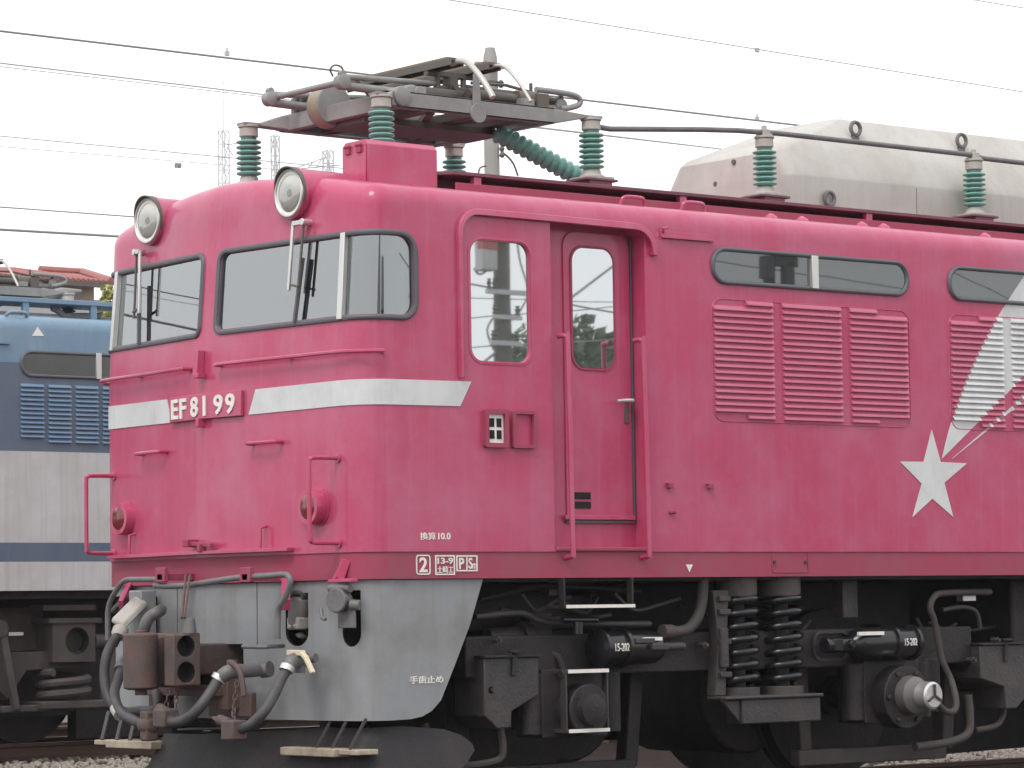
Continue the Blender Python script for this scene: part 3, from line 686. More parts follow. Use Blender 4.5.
# step boards carried on three straps
for sgn in (1, -1):
    h0 = .66
    g = MB()
    for yy in (.98, 1.13, 1.30):
        a = Vector((.16, 1.4-sgn*(yy+.05), .56)); e = Vector((.08, 1.4-sgn*yy, .39)); g.bar(a, e, .024, .018)
    stp = g.build('step_strap', M['iron2'], loco, bevel=.003)
    g = MB(); g.box((.04, 1.4-sgn*.68, .345), (.22, 1.4-sgn*1.20, .392)); g.box((.07, 1.4-sgn*1.205, .358), (.22, 1.4-sgn*1.38, .388)); g.build('step_board', M['step'], loco, bevel=.006)
# --- coupler
cp = MB()
cp.box((.25, 1.26, .80), (-.30, 1.54, .98)); cp.box((-.26, 1.235, .75), (-.44, 1.50, 1.03))
head = [(-.30, 1.20), (-.44, 1.02), (-.60, .97), (-.64, 1.02), (-.52, 1.20), (-.52, 1.42), (-.62, 1.52), (-.40, 1.56)]
cp.prism([(-.40, 1.40), (-.40, 1.20), (-.34, 1.10), (-.34, 1.04), (-.28, 1.04), (-.24, 1.16), (-.20, 1.24), (-.20, 1.46)], lambda a, q, d: Vector((a, q, d)), .735, 1.045)
cpl = cp.build('coupler', M['rust'], loco, bevel=.012)
g = MB(); g.rev((-.55, 1.25, .725), (-.55, 1.25, 1.050), [(0, .07), (.03, .10), (.97, .10), (1, .07)], 28); g.box((-.55, 1.24, .76), (-.34, 1.38, 1.02)); g.cyl((-.55, 1.25, .695), (-.55, 1.25, 1.065), .035); g.build('knuckle', M['rust'], cpl, bevel=.006)
# guard arm with two lightening holes
gm = MB(); gm.box((-.51, .965, .748), (-.33, 1.065, 1.035)); ga = gm.build('guard_arm', M['rust'], cpl, bevel=.010)
hc = [MB().cyl((-.75, 1.05, z), (-.535, 1.05, z), .03, n=24).build('cut', M['black']) for z in ()]
hc2 = []
for z in (.968, .822): hc2.append(MB().cyl((-.425, .9, z), (-.425, 1.045, z), .058, n=24).build('cut', M['black']))
ga.modifiers.clear(); boolean(ga, hc+hc2)
bv = ga.modifiers.new('bevel', 'BEVEL'); bv.width = .006; bv.segments = 2; bv.limit_method = 'ANGLE'; bv.angle_limit = R_(50)
g = MB(); g.cyl((-.36, 1.03, 1.04), (-.36, 1.03, 1.13), .042, .03); g.build('lock_lifter', M['pipe'], cpl, bevel=.004)
g = MB(); q0, q1 = at(183, 618, 0, -.40), at(188, 575, 0, -.20)
for d in (-.022, .022): g.tube([q0+Vector((0, d*.6, 0)), q1+Vector((0, d, 0))], .008, 6)
g.build('lift_link', M['rust'], loco)
# support carrier under the shank, draft box
g = MB(); g.box((.02, 1.02, .68), (-.20, 1.78, .74)); g.box((-.02, .98, .60), (-.14, 1.08, .80)); g.box((-.02, 1.72, .60), (-.14, 1.82, .80)); g.box((-.02, .86, .56), (-.06, 1.30, .70)); g.build('coupler_carrier', M['rust'], loco, bevel=.006)
# lifting lever pipe round the front, in two lengths, on brackets
X_ = -.17
g = MB(); g.tube([at(108, 640, 0, X_), at(108, 612, 0, X_), at(112, 598, 0, X_), at(121, 584, 0, X_), at(127, 580, 0, X_), at(135, 579.5, 0, X_), at(165, 579.5, 0, X_)], .017, 10, 4); g.build('front_hand_pipe', M['pipe'], loco)
g = MB(); g.tube([at(155, 585.5, 0, X_), at(170, 586, 0, X_), at(190, 585, 0, X_), at(215, 581, 0, X_), at(240, 577.5, 0, X_), at(265, 576, 0, X_), at(284, 574.5, 0, X_), at(289, 577, 0, X_), at(290, 583, 0, X_), at(285, 598, 0, X_), at(278.5, 609, 0, X_), at(277.5, 630, 0, X_), at(277.5, 639, 0, X_)], .018, 10, 4); g.build('uncoupling_lever', M['pipe'], loco)
g = MB()
for px in (164, 249):
    q = at(px, 577, 0, X_); g.box(q+Vector((-.03, -.03, -.02)), (.02, q.y+.03, q.z+.02)); g.box(q+Vector((-.03, -.05, -.03)), q+Vector((.0, .05, .055)))
g.build('lever_bracket', M['pink2'], loco, bevel=.004)
g = MB(); g.bar(surf(-1.02, 1.33, -.02), at(121, 605, 0, -.10), .03, .06); g.bar(surf(.70, 1.35, -.02), at(286, 605, 0, -.08), .05, .07); g.build('gusset', M['pink'], loco, bevel=.004)
g = MB(); g.tube([at(243, 646.5, 0, -.14), at(262, 647, 0, -.14), at(270, 646.5, 0, -.12), at(283, 646, 0, .03)], .013, 8, 3); g.build('skirt_grab', M['pipe'], loco)
# --- air hoses: valve elbow, cream handle, rubber hose, coupling head
def hose(name, pts, r, mats=M['hose']):
    return MB().tube([at(*q) for q in pts], r, 12, 6).build(name, mats, loco)
h1 = hose('brake_hose', [(288, 668, 0, -.20), (282, 678, 0, -.24), (275, 693, 0, -.30), (265, 710, 0, -.38), (254, 722, 0, -.42), (246, 727, 0, -.44), (238, 730, 0, -.45)], .030)
g = MB(); g.tube([at(306, 660, 0, .05), at(300, 659, 0, -.08), at(293, 661, 0, -.16), at(287, 670, 0, -.20)], [.040, .042, .042, .036], 12, 4); g.cyl(at(299, 656, 0, -.08), at(299, 673, 0, -.08), .036); g.cyl(at(305, 659, 0, -.02), at(316, 658, 0, -.0), .026, n=12); g.build('angle_cock', M['pipe'], h1)
g = MB(); g.bar(at(289, 652.5, 0, -.12), at(303, 653, 0, -.14), .035, .03); g.bar(at(302, 653, 0, -.14), at(307, 659, 0, -.15), .028, .022); g.bar(at(306, 658, 0, -.15), at(313, 673, 0, -.15), .028, .020); g.build('cock_handle', M['handle'], h1, bevel=.004)
g = MB(); g.rev(at(288, 666, 0, -.20), at(286, 671, 0, -.215), [(0, .042), (1, .042)], 14); g.build('hose_clamp', M['alu'], h1)
g = MB(); q = at(234, 729, 0, -.46); g.box(q-Vector((.05, .06, .06)), q+Vector((.05, .06, .05)), ); g.cyl(q+Vector((0, .05, .03)), q+Vector((0, .15, .05)), .03); g.bar(q+Vector((0, .10, .03)), q+Vector((.02, .22, .06)), .05, .02); g.build('hose_coupling', M['rust'], h1, bevel=.015)
h2 = hose('brake_hose', [(219, 678, 0, -.36), (212, 690, 0, -.42), (203, 703, 0, -.48), (193, 714, 0, -.52), (184, 720, 0, -.54), (174, 722, 0, -.55), (166, 719, 0, -.55)], .031)
g = MB(); g.tube([at(262, 670, 0, -.08), at(248, 671, 0, -.20), at(236, 671, 0, -.28), at(227, 673, 0, -.33), at(219, 679, 0, -.36)], [.036, .038, .042, .044, .038], 12, 4); g.cyl(at(270, 669, 0, -.06), at(262, 670, 0, -.08), .046); g.cyl(at(232, 660, 0, -.29), at(232, 672, 0, -.29), .03); g.build('angle_cock', M['pipe'], h2)
g = MB(); g.tube([at(230, 662, 0, -.31), at(238, 668, 0, -.33), at(242, 680, 0, -.33), at(244, 696, 0, -.33)], .016, 8, 3); g.build('cock_handle', M['rust'], h2)
g = MB(); g.rev(at(220.5, 676, 0, -.352), at(217.5, 680.5, 0, -.368), [(0, .045), (1, .045)], 14); g.build('hose_clamp', M['alu'], h2)
g = MB(); q = at(166, 719, 0, -.55); g.box(q-Vector((.05, .05, .05)), q+Vector((.05, .07, .06))); g.cyl(q+Vector((0, 0, .03)), q+Vector((0, .08, .06)), .035); g.build('hose_coupling', M['rust'], h2, bevel=.015)
h3 = hose('brake_hose', [(122, 668, 0, -.20), (118, 680, 0, -.28), (114.5, 692, 0, -.36), (117, 705, 0, -.42), (124, 715, 0, -.46), (133, 720, 0, -.50), (143, 724, 0, -.52)], .030)
g = MB(); g.tube([at(131, 662, 0, -.02), at(125, 660, 0, -.12), at(122, 668, 0, -.20)], .04, 12, 4); g.rev(at(122, 666, 0, -.19), at(120.5, 671, 0, -.22), [(0, .042), (1, .042)], 14); g.build('angle_cock', M['pipe'], h3)
g = MB(); q = at(148, 725, 0, -.53); g.rev(q+Vector((0, .06, 0)), q-Vector((0, .06, 0)), [(0, .03), (.2, .055), (.8, .055), (1, .035)], 14); g.box(q-Vector((.04, .05, .09)), q+Vector((.04, .03, .08))); g.build('hose_coupling', M['rust'], h3, bevel=.012)
g = MB(); g.cyl(at(116, 708.5, 0, -.42), at(120, 715, 0, -.44), .037); g.build('hose_sleeve', M['cap'], h3)
hose('control_hose', [(119, 635, 0, -.25), (112, 644, 0, -.28), (107, 655, 0, -.31), (104.5, 670, 0, -.33), (106, 690, 0, -.34), (113, 705, 0, -.33), (125, 712, 0, -.30), (140, 711, 0, -.28), (153, 711, 0, -.28), (158, 705, 0, -.25), (156, 690, 0, -.2), (154, 672, 0, -.1)], .030)
g = MB(); g.tube([at(161, 610, 0, -.02), at(158, 612, 0, -.10), at(150, 617, 0, -.14), at(145, 626, 0, -.16), at(143, 640, 0, -.14)], .036, 12, 4); g.build('control_hose', M['pipe'], loco)
g = MB(); g.box((-.06, 1.40-(-.62), 1.02), (.05, 1.40+.76, 1.30)); g.build('junction_box', M['skirt'], loco, bevel=.008)
# chain links hanging from the coupler
def chain(pts, name='safety_chain'):
    g = MB(); pts = [at(*q) for q in pts]; L = [(pts[i+1]-pts[i]).length for i in range(len(pts)-1)]; tot = sum(L); n = int(tot/.034); k = 0
    for i in range(n+1):
        d = tot*i/n; j = 0
        while j < len(L)-1 and d > L[j]: d -= L[j]; j += 1
        c = pts[j].lerp(pts[j+1], min(1, d/L[j])); t = (pts[j+1]-pts[j]).normalized(); s_ = t.orthogonal().normalized() if i % 2 else t.cross(t.orthogonal()).normalized()
        g.tube([c+t*(.022*math.cos(a))+s_*(.012*math.sin(a)) for a in [2*math.pi*m/8 for m in range(9)]], .0045, 5)
    return g.build(name, M['rust'], loco)
chain([(168, 692, 0, -.45), (166, 708, 0, -.46), (171, 716, 0, -.50)]); chain([(177, 690, 0, -.42), (176, 706, 0, -.46), (178, 716, 0, -.50)]); chain([(237, 684, 0, -.33), (234, 705, 0, -.36), (233, 724, 0, -.44)])
# --- jumper heads in the skirt slots
def sj(u, z, o): return surf(u, z, o-.055)
def jumper(u):
    s_ = 1 if u > 0 else -1
    g = MB(); g.box(sj(u-.055, 1.16, -.06), sj(u+.055, 1.27, .03)); g.tube([sj(u-.07, 1.25, 0), sj(u, 1.262, .03), sj(u+.07, 1.25, 0)], .018, 8, 3)
    j = g.build('jumper_socket', M['iron2'], loco, bevel=.006)
    g = MB(); g.rev(sj(u, 1.235, -.01), sj(u-.01, 1.055, .01), [(0, .05), (.1, .068), (.75, .064), (1, .05)], 20); g.build('jumper_plug', M['pipe'], j)
    g = MB(); g.box(sj(u-.055, 1.055, -.04), sj(u+.055, 1.125, .06)); g.cyl(sj(u-.02, 1.075, .04), sj(u-.02, 1.075, .066), .012); g.cyl(sj(u+.02, 1.075, .04), sj(u+.02, 1.075, .066), .012); g.build('plug_clamp', M['cap'], j, bevel=.01)
    g = MB(); g.rev(sj(u, 1.03, -.01), sj(u, 1.005, .0), [(0, .02), (.5, .035), (1, .018)], 12); g.build('drain_cap', M['alu'], j)
jumper(.782)
def cone_socket(u):
    g = MB(); g.box(surf(u-.12, 1.315, .0), surf(u+.05, 1.335, .11)); g.bar(surf(u-.045, 1.335, .03), surf(u-.02, 1.44, .002), .02, .05); g.bar(surf(u-.09, 1.335, .03), surf(u-.02, 1.44, .002), .014, .02); g.build('socket_bracket', M['pink'], loco, bevel=.003)
    g = MB(); c = surf(u-.03, 1.215, .04); a = surf(u-.03, 1.215, .09); g.rev(c-(a-c)*.9, a, [(0, .05), (.3, .062), (.8, .062), (.85, .072), (1, .066)], 26)
    g.box(surf(u-.075, 1.06, .0), surf(u+.05, 1.19, .07)); g.cyl(surf(u-.10, 1.28, .05), surf(u+.03, 1.28, .05), .025); g.cyl(surf(u+.03, 1.19, .06), surf(u+.075, 1.185, .06), .03); g.tube([surf(u-.12, 1.17, .10), surf(u-.10, 1.12, .11), surf(u-.07, 1.11, .11)], .012)
    g.build('jumper_socket', M['pipe'], loco, bevel=.008)
cone_socket(1.265)
# far side jumper: plug swung out with its silver cover
g = MB(); g.box(surf(-.86, 1.20, -.03), surf(-.95, 1.26, .06)); g.tube([surf(-.90, 1.25, .02), surf(-.92, 1.22, .10), surf(-.95, 1.17, .14)], .02, 8, 3); j = g.build('jumper_socket', M['iron2'], loco, bevel=.005)
a = at(142, 600, 0, -.04); e = at(117, 625, 0, -.22); g = MB(); d = (e-a).normalized(); s_ = Vector((.35, -.6, -.2)); s_ = (s_-d*s_.dot(d)).normalized(); g.bar(a, e, .11, .045, s_.cross(d)); g.build('plug_cover', M['cap'], j, bevel=.025)
g = MB(); g.rev(at(121, 629, 0, -.22), at(118.5, 637, 0, -.25), [(0, .048), (.6, .05), (1, .04)], 16); g.build('cable_gland', M['cap'], j)

# ------------------------------------------------------------------ underframe: three-axle-pair bogies with outside springs
def zx(px, py, Y): q = at(px, py, 1, Y); return q.x, q.z
def pbox(g, x0, y0, x1, y1, Y0, Y1, mi=None):
    a = at(x0, y0, 1, Y0); c = at(x1, y1, 1, Y0); e = at(x1, y0, 1, Y0); f = at(x0, y1, 1, Y0)
    g.box(((a.x+f.x)/2, Y0, (c.z+f.z)/2), ((c.x+e.x)/2, Y1, (a.z+e.z)/2), mi=mi); return g
def wheelset(X):
    for y, s_ in ((.85, 1), (1.95, -1)):
        g = MB(); prof = [(0, .20), (0, .46), (.12, .50), (.14, .56), (.75, .565), (.8, .59), (1, .59), (1, .2)]
        g.rev((X, y-.02 if s_ > 0 else y+.02, .562), (X, y+.12 if s_ > 0 else y-.12, .562), prof, 44)
        g.cyl((X, y-.08 if s_ > 0 else y+.08, .562), (X, y+.1*s_, .562), .13, n=24)
        g.build('wheel', M['iron'], loco, smooth=30)
    MB().cyl((X, .2, .562), (X, 2.6, .562), .09).build('axle', M['iron'], loco)
def coil(g, cx, cy, z0, z1, R, r, turns):
    n = int(turns*18); pts = [Vector((cx+R*math.cos(2*math.pi*turns*i/n), cy+R*math.sin(2*math.pi*turns*i/n), z0+(z1-z0)*i/n)) for i in range(n+1)]
    g.tube(pts, r, 8); return g
A1, A2, AC = 1.74, 4.50, 3.25
for X in (A1, A2): wheelset(X)
def bogie(dx, detail):
    g = MB(); g.box((.95+dx, .16, .76), (5.15+dx, .34, 1.00)); g.box((.95+dx, 2.46, .76), (5.15+dx, 2.64, 1.00))
    for X in (.95, 2.55, 3.75, 5.0): g.box((X+dx, .34, .78), (X+.16+dx, 2.46, .98))
    for X in (A1, A2): g.box((X-.34+dx, .15, .45), (X-.20+dx, .32, .80)); g.box((X+.20+dx, .15, .45), (X+.34+dx, .32, .80))
    fr = g.build('bogie_frame', M['iron'], loco, bevel=.012)
    g = MB()
    for X in (A1, A2): g.cyl((X+.62*(1 if X < 3 else -1)+dx, .95, .62), (X+.62*(1 if X < 3 else -1)+dx, 1.85, .62), .42, n=28); g.box((X-.3+dx, 1.0, .35), (X+.3+dx, 1.8, 1.05))
    g.build('traction_motor', M['iron'], fr, bevel=.02)
    return fr
bg1 = bogie(0, True); bg2 = bogie(7.4, False)
for X in (A1+7.4, A2+7.4): wheelset(X)
# pair of bolster coil springs with seats
for k, cx in enumerate((3.065, 3.435)):
    g = MB(); coil(g, cx, .17, .655, 1.23, .124, .024, 7.2); sp = g.build('coil_spring', M['gloss'], loco, smooth=80)
    MB().cyl((cx, .17, .62), (cx, .17, 1.30), .055, n=20).build('spring_core', M['iron'], sp)
    g = MB(); g.cyl((cx, .17, 1.21), (cx, .17, 1.33), .135, n=28); g.cyl((cx, .17, .60), (cx, .17, .655), .14, n=28); g.build('spring_cap', M['brownbogie'], sp, bevel=.004)
g = MB(); g.box((2.80, -.02, .585), (3.62, .16, .607)); g.box((2.95, .0, .435), (3.61, .15, .585)); g.prism([(2.80, .585), (2.95, .585), (2.95, .44)], lambda a, q, d: Vector((a, d, q)), .02, .05); g.build('spring_seat', M['iron2'], loco, bevel=.008)
g = MB(); g.prism([(2.80, .61), (2.89, .61), (2.91, .95), (2.93, 1.25), (2.80, 1.25), (2.84, .95)], lambda a, q, d: Vector((a, d, q)), .08, .16)
for z in (.72, .92, 1.10, 1.18): g.box((2.83, .05, z), (2.92, .09, z+.035))
g.cyl((2.86, .06, .78), (2.86, .06, 1.02), .03); g.build('bolster_damper', M['iron2'], loco, bevel=.006)
# brake cylinders with their rods and number stencils
def brake_cyl(x0, x1, z, num, flip):
    g = MB(); y = .05
    L = x1-x0
    prof = [(0, .055), (.03, .09), (.05, .115), (.09, .115), (.10, .098), (.36, .098), (.37, .118), (.42, .118), (.43, .102), (.86, .10), (.93, .085), (1, .04)]
    a, e = Vector((x0, y, z)), Vector((x1, y, z))
    if flip: a, e = e, a
    g.rev(a, e, prof, 32); bc = g.build('brake_cylinder', M['gloss'], loco, smooth=30)
    cxn = x0+L*(.262 if not flip else .775)
    mk = MB(); put_text(mk, num, cxn-.054, cxn+.054, z-.018, z+.028, 0, .004, fn=lambda a_, q, o: Vector((a_, y-math.sqrt(max(.098**2-(q-z)**2, 0))-o-.001, q))); mk.build('lettering', M['white'], bc)
    return bc
bc = brake_cyl(1.82, 2.34, .915, '15-202', False)
g = MB(); g.box((2.12, -.06, .955), (2.26, -.04, .975)); g.build('white_tag', M['white'], bc)
g = MB(); g.bar((2.05, -.055, .955), (2.20, -.055, .955), .02, .03); g.box((2.17, -.08, .90), (2.30, .02, .935)); g.cyl((2.32, .05, .915), (2.55, .08, .915), .025); g.build('slack_adjuster', M['iron2'], bc, bevel=.005)
bc = brake_cyl(3.92, 4.50, .905, '15-202', True)
g = MB(); g.box((3.90, -.06, .958), (4.12, -.04, .980)); g.build('white_tag', M['white'], bc)
g = MB(); g.cyl((3.70, .05, .90), (3.98, .05, .90), .05, n=18); g.box((3.74, -.0, .865), (3.82, .09, .94)); g.cyl((3.88, .03, .905), (3.88, -.03, .905), .026, n=14); g.build('slack_adjuster', M['gloss'], bc, bevel=.005)
g = MB(); O, I = rrpair(3.70, 4.02, .80, .99, .07, .018); g.ring(O, I, [(0, -.161), (0, -.145), (1, -.145), (1, -.161)], fn=lambda a, q, o: Vector((a, -o, q))); g.build('frame_slot_rim', M['iron2'], loco)
# axle boxes
def axlebox(X, bright):
    g = MB(); g.box((X-.26, .10, .40), (X+.24, .34, .80)); g.cyl((X, .14, .562), (X, -.02, .562), .20 if bright else .15, n=28); g.cyl((X-.30, .16, .42), (X-.30, .16, .78), .07, n=16); g.cyl((X+.30, .16, .42), (X+.30, .16, .78), .07, n=16)
    for k in range(6 if bright else 0): a = 2*math.pi*k/6; g.cyl((X+.165*math.cos(a), -.015, .562+.165*math.sin(a)), (X+.165*math.cos(a), -.04, .562+.165*math.sin(a)), .018, n=8)
    ab = g.build('axle_box', M['iron'], loco, bevel=.008)
    if bright:
        g = MB(); g.rev((X+.01, -.015, .575), (X+.01, -.11, .575), [(0, .12), (.3, .125), (.8, .115), (1, .085)], 28); g.build('axle_cap', M['dullalu'], ab)
        g = MB(); g.rev((X+.05, -.10, .572), (X+.05, -.21, .572), [(0, .080), (.2, .088), (.9, .086), (1, .072)], 26); g.build('speed_sensor', M['alu'], ab)
        g = MB(); c = Vector((X+.05, -.216, .572))
        for k in range(3): a = R_(90+120*k); g.bar(c, c+Vector((.07*math.cos(a), 0, .07*math.sin(a))), .012, .014, (0, 1, 0))
        g.build('sensor_clip', M['iron2'], ab)
    else:
        g = MB(); g.rev((X, -.015, .562), (X, -.08, .562), [(0, .10), (.8, .09), (1, .05)], 24); g.build('axle_cap', M['iron'], ab)
axlebox(A2-.15, True); axlebox(A1-.02, False)
# sand boxes
def sandbox(X):
    pr = [(X, .875), (X+.405, .875), (X+.405, .655), (X+.20, .565), (X+.195, .47), (X+.09, .47), (X, .545)]
    g = MB(); g.prism(pr, lambda a, q, d: Vector((a, d, q)), .08, .36); sb_ = g.build('sand_box', M['iron2'], loco, bevel=.008)
    g = MB(); g.box((X-.01, .06, .875), (X+.42, .38, .889)); g.bar((X+.22, .07, .90), (X+.205, .07, .77), .015, .03, (1, 0, 0)); g.cyl((X+.22, .07, .90), (X+.22, .07, .915), .04); g.build('sand_lid', M['iron'], sb_, bevel=.003)
    g = MB(); g.tube([Vector((X+.20, .2, .50)), Vector((X+.21, .18, .35)), Vector((X+.17, .2, .28)), Vector((X-.05, .3, .26)), Vector((X-.12, .4, .34)), Vector((X-.15, .45, .5))], .022, 8, 4); g.build('sand_pipe', M['brownbogie'], sb_)
sandbox(1.02)
pr = [(5.14, .875), (5.56, .875), (5.56, .52), (5.48, .455), (5.37, .455), (5.36, .60), (5.14, .66)]
g = MB(); g.prism(pr, lambda a, q, d: Vector((a, d, q)), .08, .36); sb_ = g.build('sand_box', M['iron2'], loco, bevel=.008)
g = MB(); g.box((5.13, .06, .875), (5.60, .38, .889)); g.bar((5.38, .07, .90), (5.37, .07, .76), .015, .03, (1, 0, 0)); g.cyl((5.38, .07, .90), (5.38, .07, .915), .04); g.build('sand_lid', M['iron'], sb_, bevel=.003)
# cab steps
def cab_steps(X0, X1, Z0, Z1, tread):
    g = MB(); Y = -.02
    for X in (X0, X1): g.box((X-.006, Y, Z0), (X+.006, Y+.05, Z1))
    return g
g = cab_steps(1.545, 2.07, 1.15, 1.33, None); st1 = g.build('cab_step', M['iron'], loco, bevel=.002)
MB().box((1.545, -.03, 1.150), (2.075, .16, 1.172)).build('tread', M['iron2'], st1, bevel=.003)
MB().box((1.547, -.036, 1.153), (2.073, -.0305, 1.172)).build('tread_edge', M['white'], st1)
g = cab_steps(1.548, 1.862, .43, .80, None); st2 = g.build('cab_step', M['iron2'], loco, bevel=.002)
for z in (.775, .430):
    MB().box((1.548, -.03, z), (1.862, .14, z+.022)).build('tread', M['iron2'], st2, bevel=.003)
    MB().box((1.552, -.036, z+.001), (1.860, -.0305, z+.022)).build('tread_edge', M['white'], st2)
# hoses, pipes and boxes hung below the floor
def uh(name, pts, r, m='hose', Y=None, n=10):
    return MB().tube([at(*q) if len(q) == 4 else at(q[0], q[1], 1, Y) for q in pts], r, n, 5).build(name, M[m], loco)
uh('air_hose', [(703, 578), (702, 600), (697, 618), (686, 630), (668, 632)], .035, 'brownbogie', .1)
g = MB(); g.cyl(at(672, 632, 1, .1), at(662, 632, 1, .1), .045); g.build('hose_union', M['brownbogie'], loco)
uh('sensor_cable', [(925, 694, 1, -.18), (935, 701, 1, -.18), (945, 711, 1, -.15), (954, 711, 1, -.1), (956, 700, 1, -.05), (951, 680, 1, .05), (942, 660, 1, .08), (938, 640, 1, .08), (934, 620, 1, .08), (930, 608, 1, .08), (934, 597, 1, .08), (945, 593, 1, .1), (990, 592, 1, .15)], .022, 'brownbogie')
uh('sensor_cable', [(942, 610), (962, 607), (976, 612), (980, 628)], .016, 'iron2', .2)
uh('brake_pipe', [(968, 695), (970, 715), (968, 733), (950, 742), (915, 747)], .028, 'brownbogie', .15)
uh('brake_pipe', [(1003, 704), (1003, 716), (995, 726), (975, 730)], .02, 'brownbogie', .2)
uh('brake_pipe', [(475, 617), (520, 613), (545, 622), (600, 624), (650, 624)], .02, 'iron2', .2)
uh('brake_pipe', [(480, 600), (520, 590), (545, 586), (600, 588), (640, 592)], .018, 'iron', .3)
g = MB(); pbox(g, 963, 590, 976, 601, .16, .22); g.build('cable_tag', M['alu'], loco, bevel=.003)
g = MB(); pbox(g, 843, 580, 852, 618, .25, .35); pbox(g, 846, 580, 858, 618, .30, .40); pbox(g, 549, 580, 557, 596, .3, .4); pbox(g, 566, 580, 596, 596, .5, .6); pbox(g, 530, 612, 552, 648, .3, .4); g.build('hanger', M['iron2'], loco, bevel=.006)
g = MB(); g.cyl(at(487, 637, 1, .35), at(520, 635, 1, .35), .05, n=16); g.cyl(at(520, 635, 1, .34), at(530, 634, 1, .34), .075, n=16); g.build('air_valve', M['iron2'], loco, bevel=.005)
g = MB(); g.cyl(at(562, 620, 1, .05), at(597, 620, 1, .05), .02, n=10); g.cyl(at(578, 622, 1, 0), at(578, 634, 1, 0), .03, n=12); g.build('air_valve', M['gloss'], loco)
g = MB(); pbox(g, 540, 660, 562, 735, .25, .4); g.tube([at(548, 652, 1, .2), at(560, 660, 1, .15), at(563, 690, 1, .15), at(556, 725, 1, .2)], .03, 8, 4); g.cyl(at(560, 674, 1, .02), at(566, 674, 1, .02), .03); g.build('brake_hanger', M['iron'], loco, bevel=.008)
for dx in (0, 2.75):
    g = MB()
    g.bar((1.02+dx*.98, .35, .19), (2.35+dx*.98, .35, .19), .08, .10); g.bar((2.48+dx, .45, .95), (2.40+dx, .45, .20), .10, .10); g.box((2.28+dx, .68, .42), (2.40+dx, .92, .75))
    g.bar((1.08+dx, .45, .95), (1.12+dx, .45, .20), .10, .10)
    g.build('brake_rigging', M['brownbogie' if dx else 'iron'], loco, bevel=.01)
# equipment boxes and tanks under the middle of the frame
g = MB(); g.box((5.75, .35, .55), (6.75, 2.45, 1.31)); g.build('equipment_box', M['iron'], loco, bevel=.02)
g = MB(); g.box((2.0, .95, 1.0), (5.4, 1.85, 1.31)); g.box((.3, .5, 1.02), (2.2, 2.3, 1.31)); g.build('centre_girder', M['iron'], loco, bevel=.02)
g = MB(); g.prism([(5.25, .0), (9.6, .09), (9.6, 1.0), (5.25, 1.0)], lambda a, q, d: Vector((a, d, q)), 2.30, 2.38); g.build('added_dark_screen', M['iron'], loco)  # added dark screen that hides the bright ground beyond, no real locomotive part
g = MB(); g.cyl((1.2, 2.5, .3), (8, 2.5, .3), .05); g.build('far_pipe', M['iron'], loco)

rnd = random.Random(11)
for k in range(9):                                     # sagging cables and thin pipes in the gloom
    x0 = 466+rnd.random()*470; y0 = 584+rnd.random()*40; l = 40+rnd.random()*90; Yk = .2+rnd.random()*.5
    uh('floor_cable', [(x0, y0), (x0+l*.3, y0+6+rnd.random()*14), (x0+l*.7, y0+4+rnd.random()*18), (x0+l, y0+rnd.random()*6)], .009+.008*rnd.random(), 'iron2', Yk, 7)
for px, py in ((486, 690), (494, 640), (700, 645), (968, 660), (992, 640)):
    q = at(px, py, 1, .13); g = MB(); g.cyl(q, q+Vector((0, -.05, 0)), .022, n=6); g.cyl(q+Vector((0, -.05, 0)), q+Vector((0, -.07, 0)), .012, n=8); g.build('frame_bolt', M['iron2'], loco)

# ------------------------------------------------------------------ roof of the pink locomotive
def roofz(y): return 3.57+crown(abs(y-1.4))
# running boards on their upstands
for sgn in (1, -1):
    Y = lambda v: 1.4-sgn*(1.4-v)
    g = MB(); g.box((1.02, Y(.30), 3.690), (17, Y(.95), 3.712)); g.prism([(.70, .62), (1.02, .30), (1.02, .62)], lambda a, q, d: Vector((a, Y(q), d)), 3.69, 3.712)
    rb = g.build('running_board', M['deck'], loco, bevel=.003)
    g = MB(); g.box((.95, Y(.50), 3.56), (17, Y(.515), 3.688)); g.build('board_upstand', M['deck'], loco)
    MB().box((1.0, Y(.25), 3.56), (17, Y(.265), 3.636)).build('roof_rail', M['pink2'], loco, bevel=.003)
    for X in [1.18+1.62*k for k in range(10)]:
        MB().box((X, Y(.31), 3.57), (X+.055, Y(.35), 3.689)).build('board_post', M['pink'], rb, bevel=.003)
# lip where the cab roof steps down to the engine room, and lifting loops on the shoulder
g = MB()
for X in (2.18, 2.67):
    g.tube([Vector((X, .16, 3.57)), Vector((X+.01, .15, 3.61)), Vector((X+.04, .145, 3.625)), Vector((X+.15, .145, 3.625)), Vector((X+.18, .15, 3.61)), Vector((X+.19, .16, 3.57))], .012, 8, 3)
g.build('roof_grip', M['pink'], loco)
g = MB()
for X in (3.45, 3.72, 4.25, 4.45, 5.4): g.rev((X, .19, 3.57), (X, .19, 3.61), [(0, .05), (.5, .04), (1, .01)], 12)
g.build('roof_bolt', M['pink'], loco)
g = MB(); q = at(416, 186, 1, .16); g.bar(q, q+Vector((0, 0, .075)), .012, .03, (1, 0, 0)); g.box(q+Vector((-.06, -.03, -.006)), q+Vector((.07, .03, .006))); g.build('roof_bracket', M['pink'], loco)
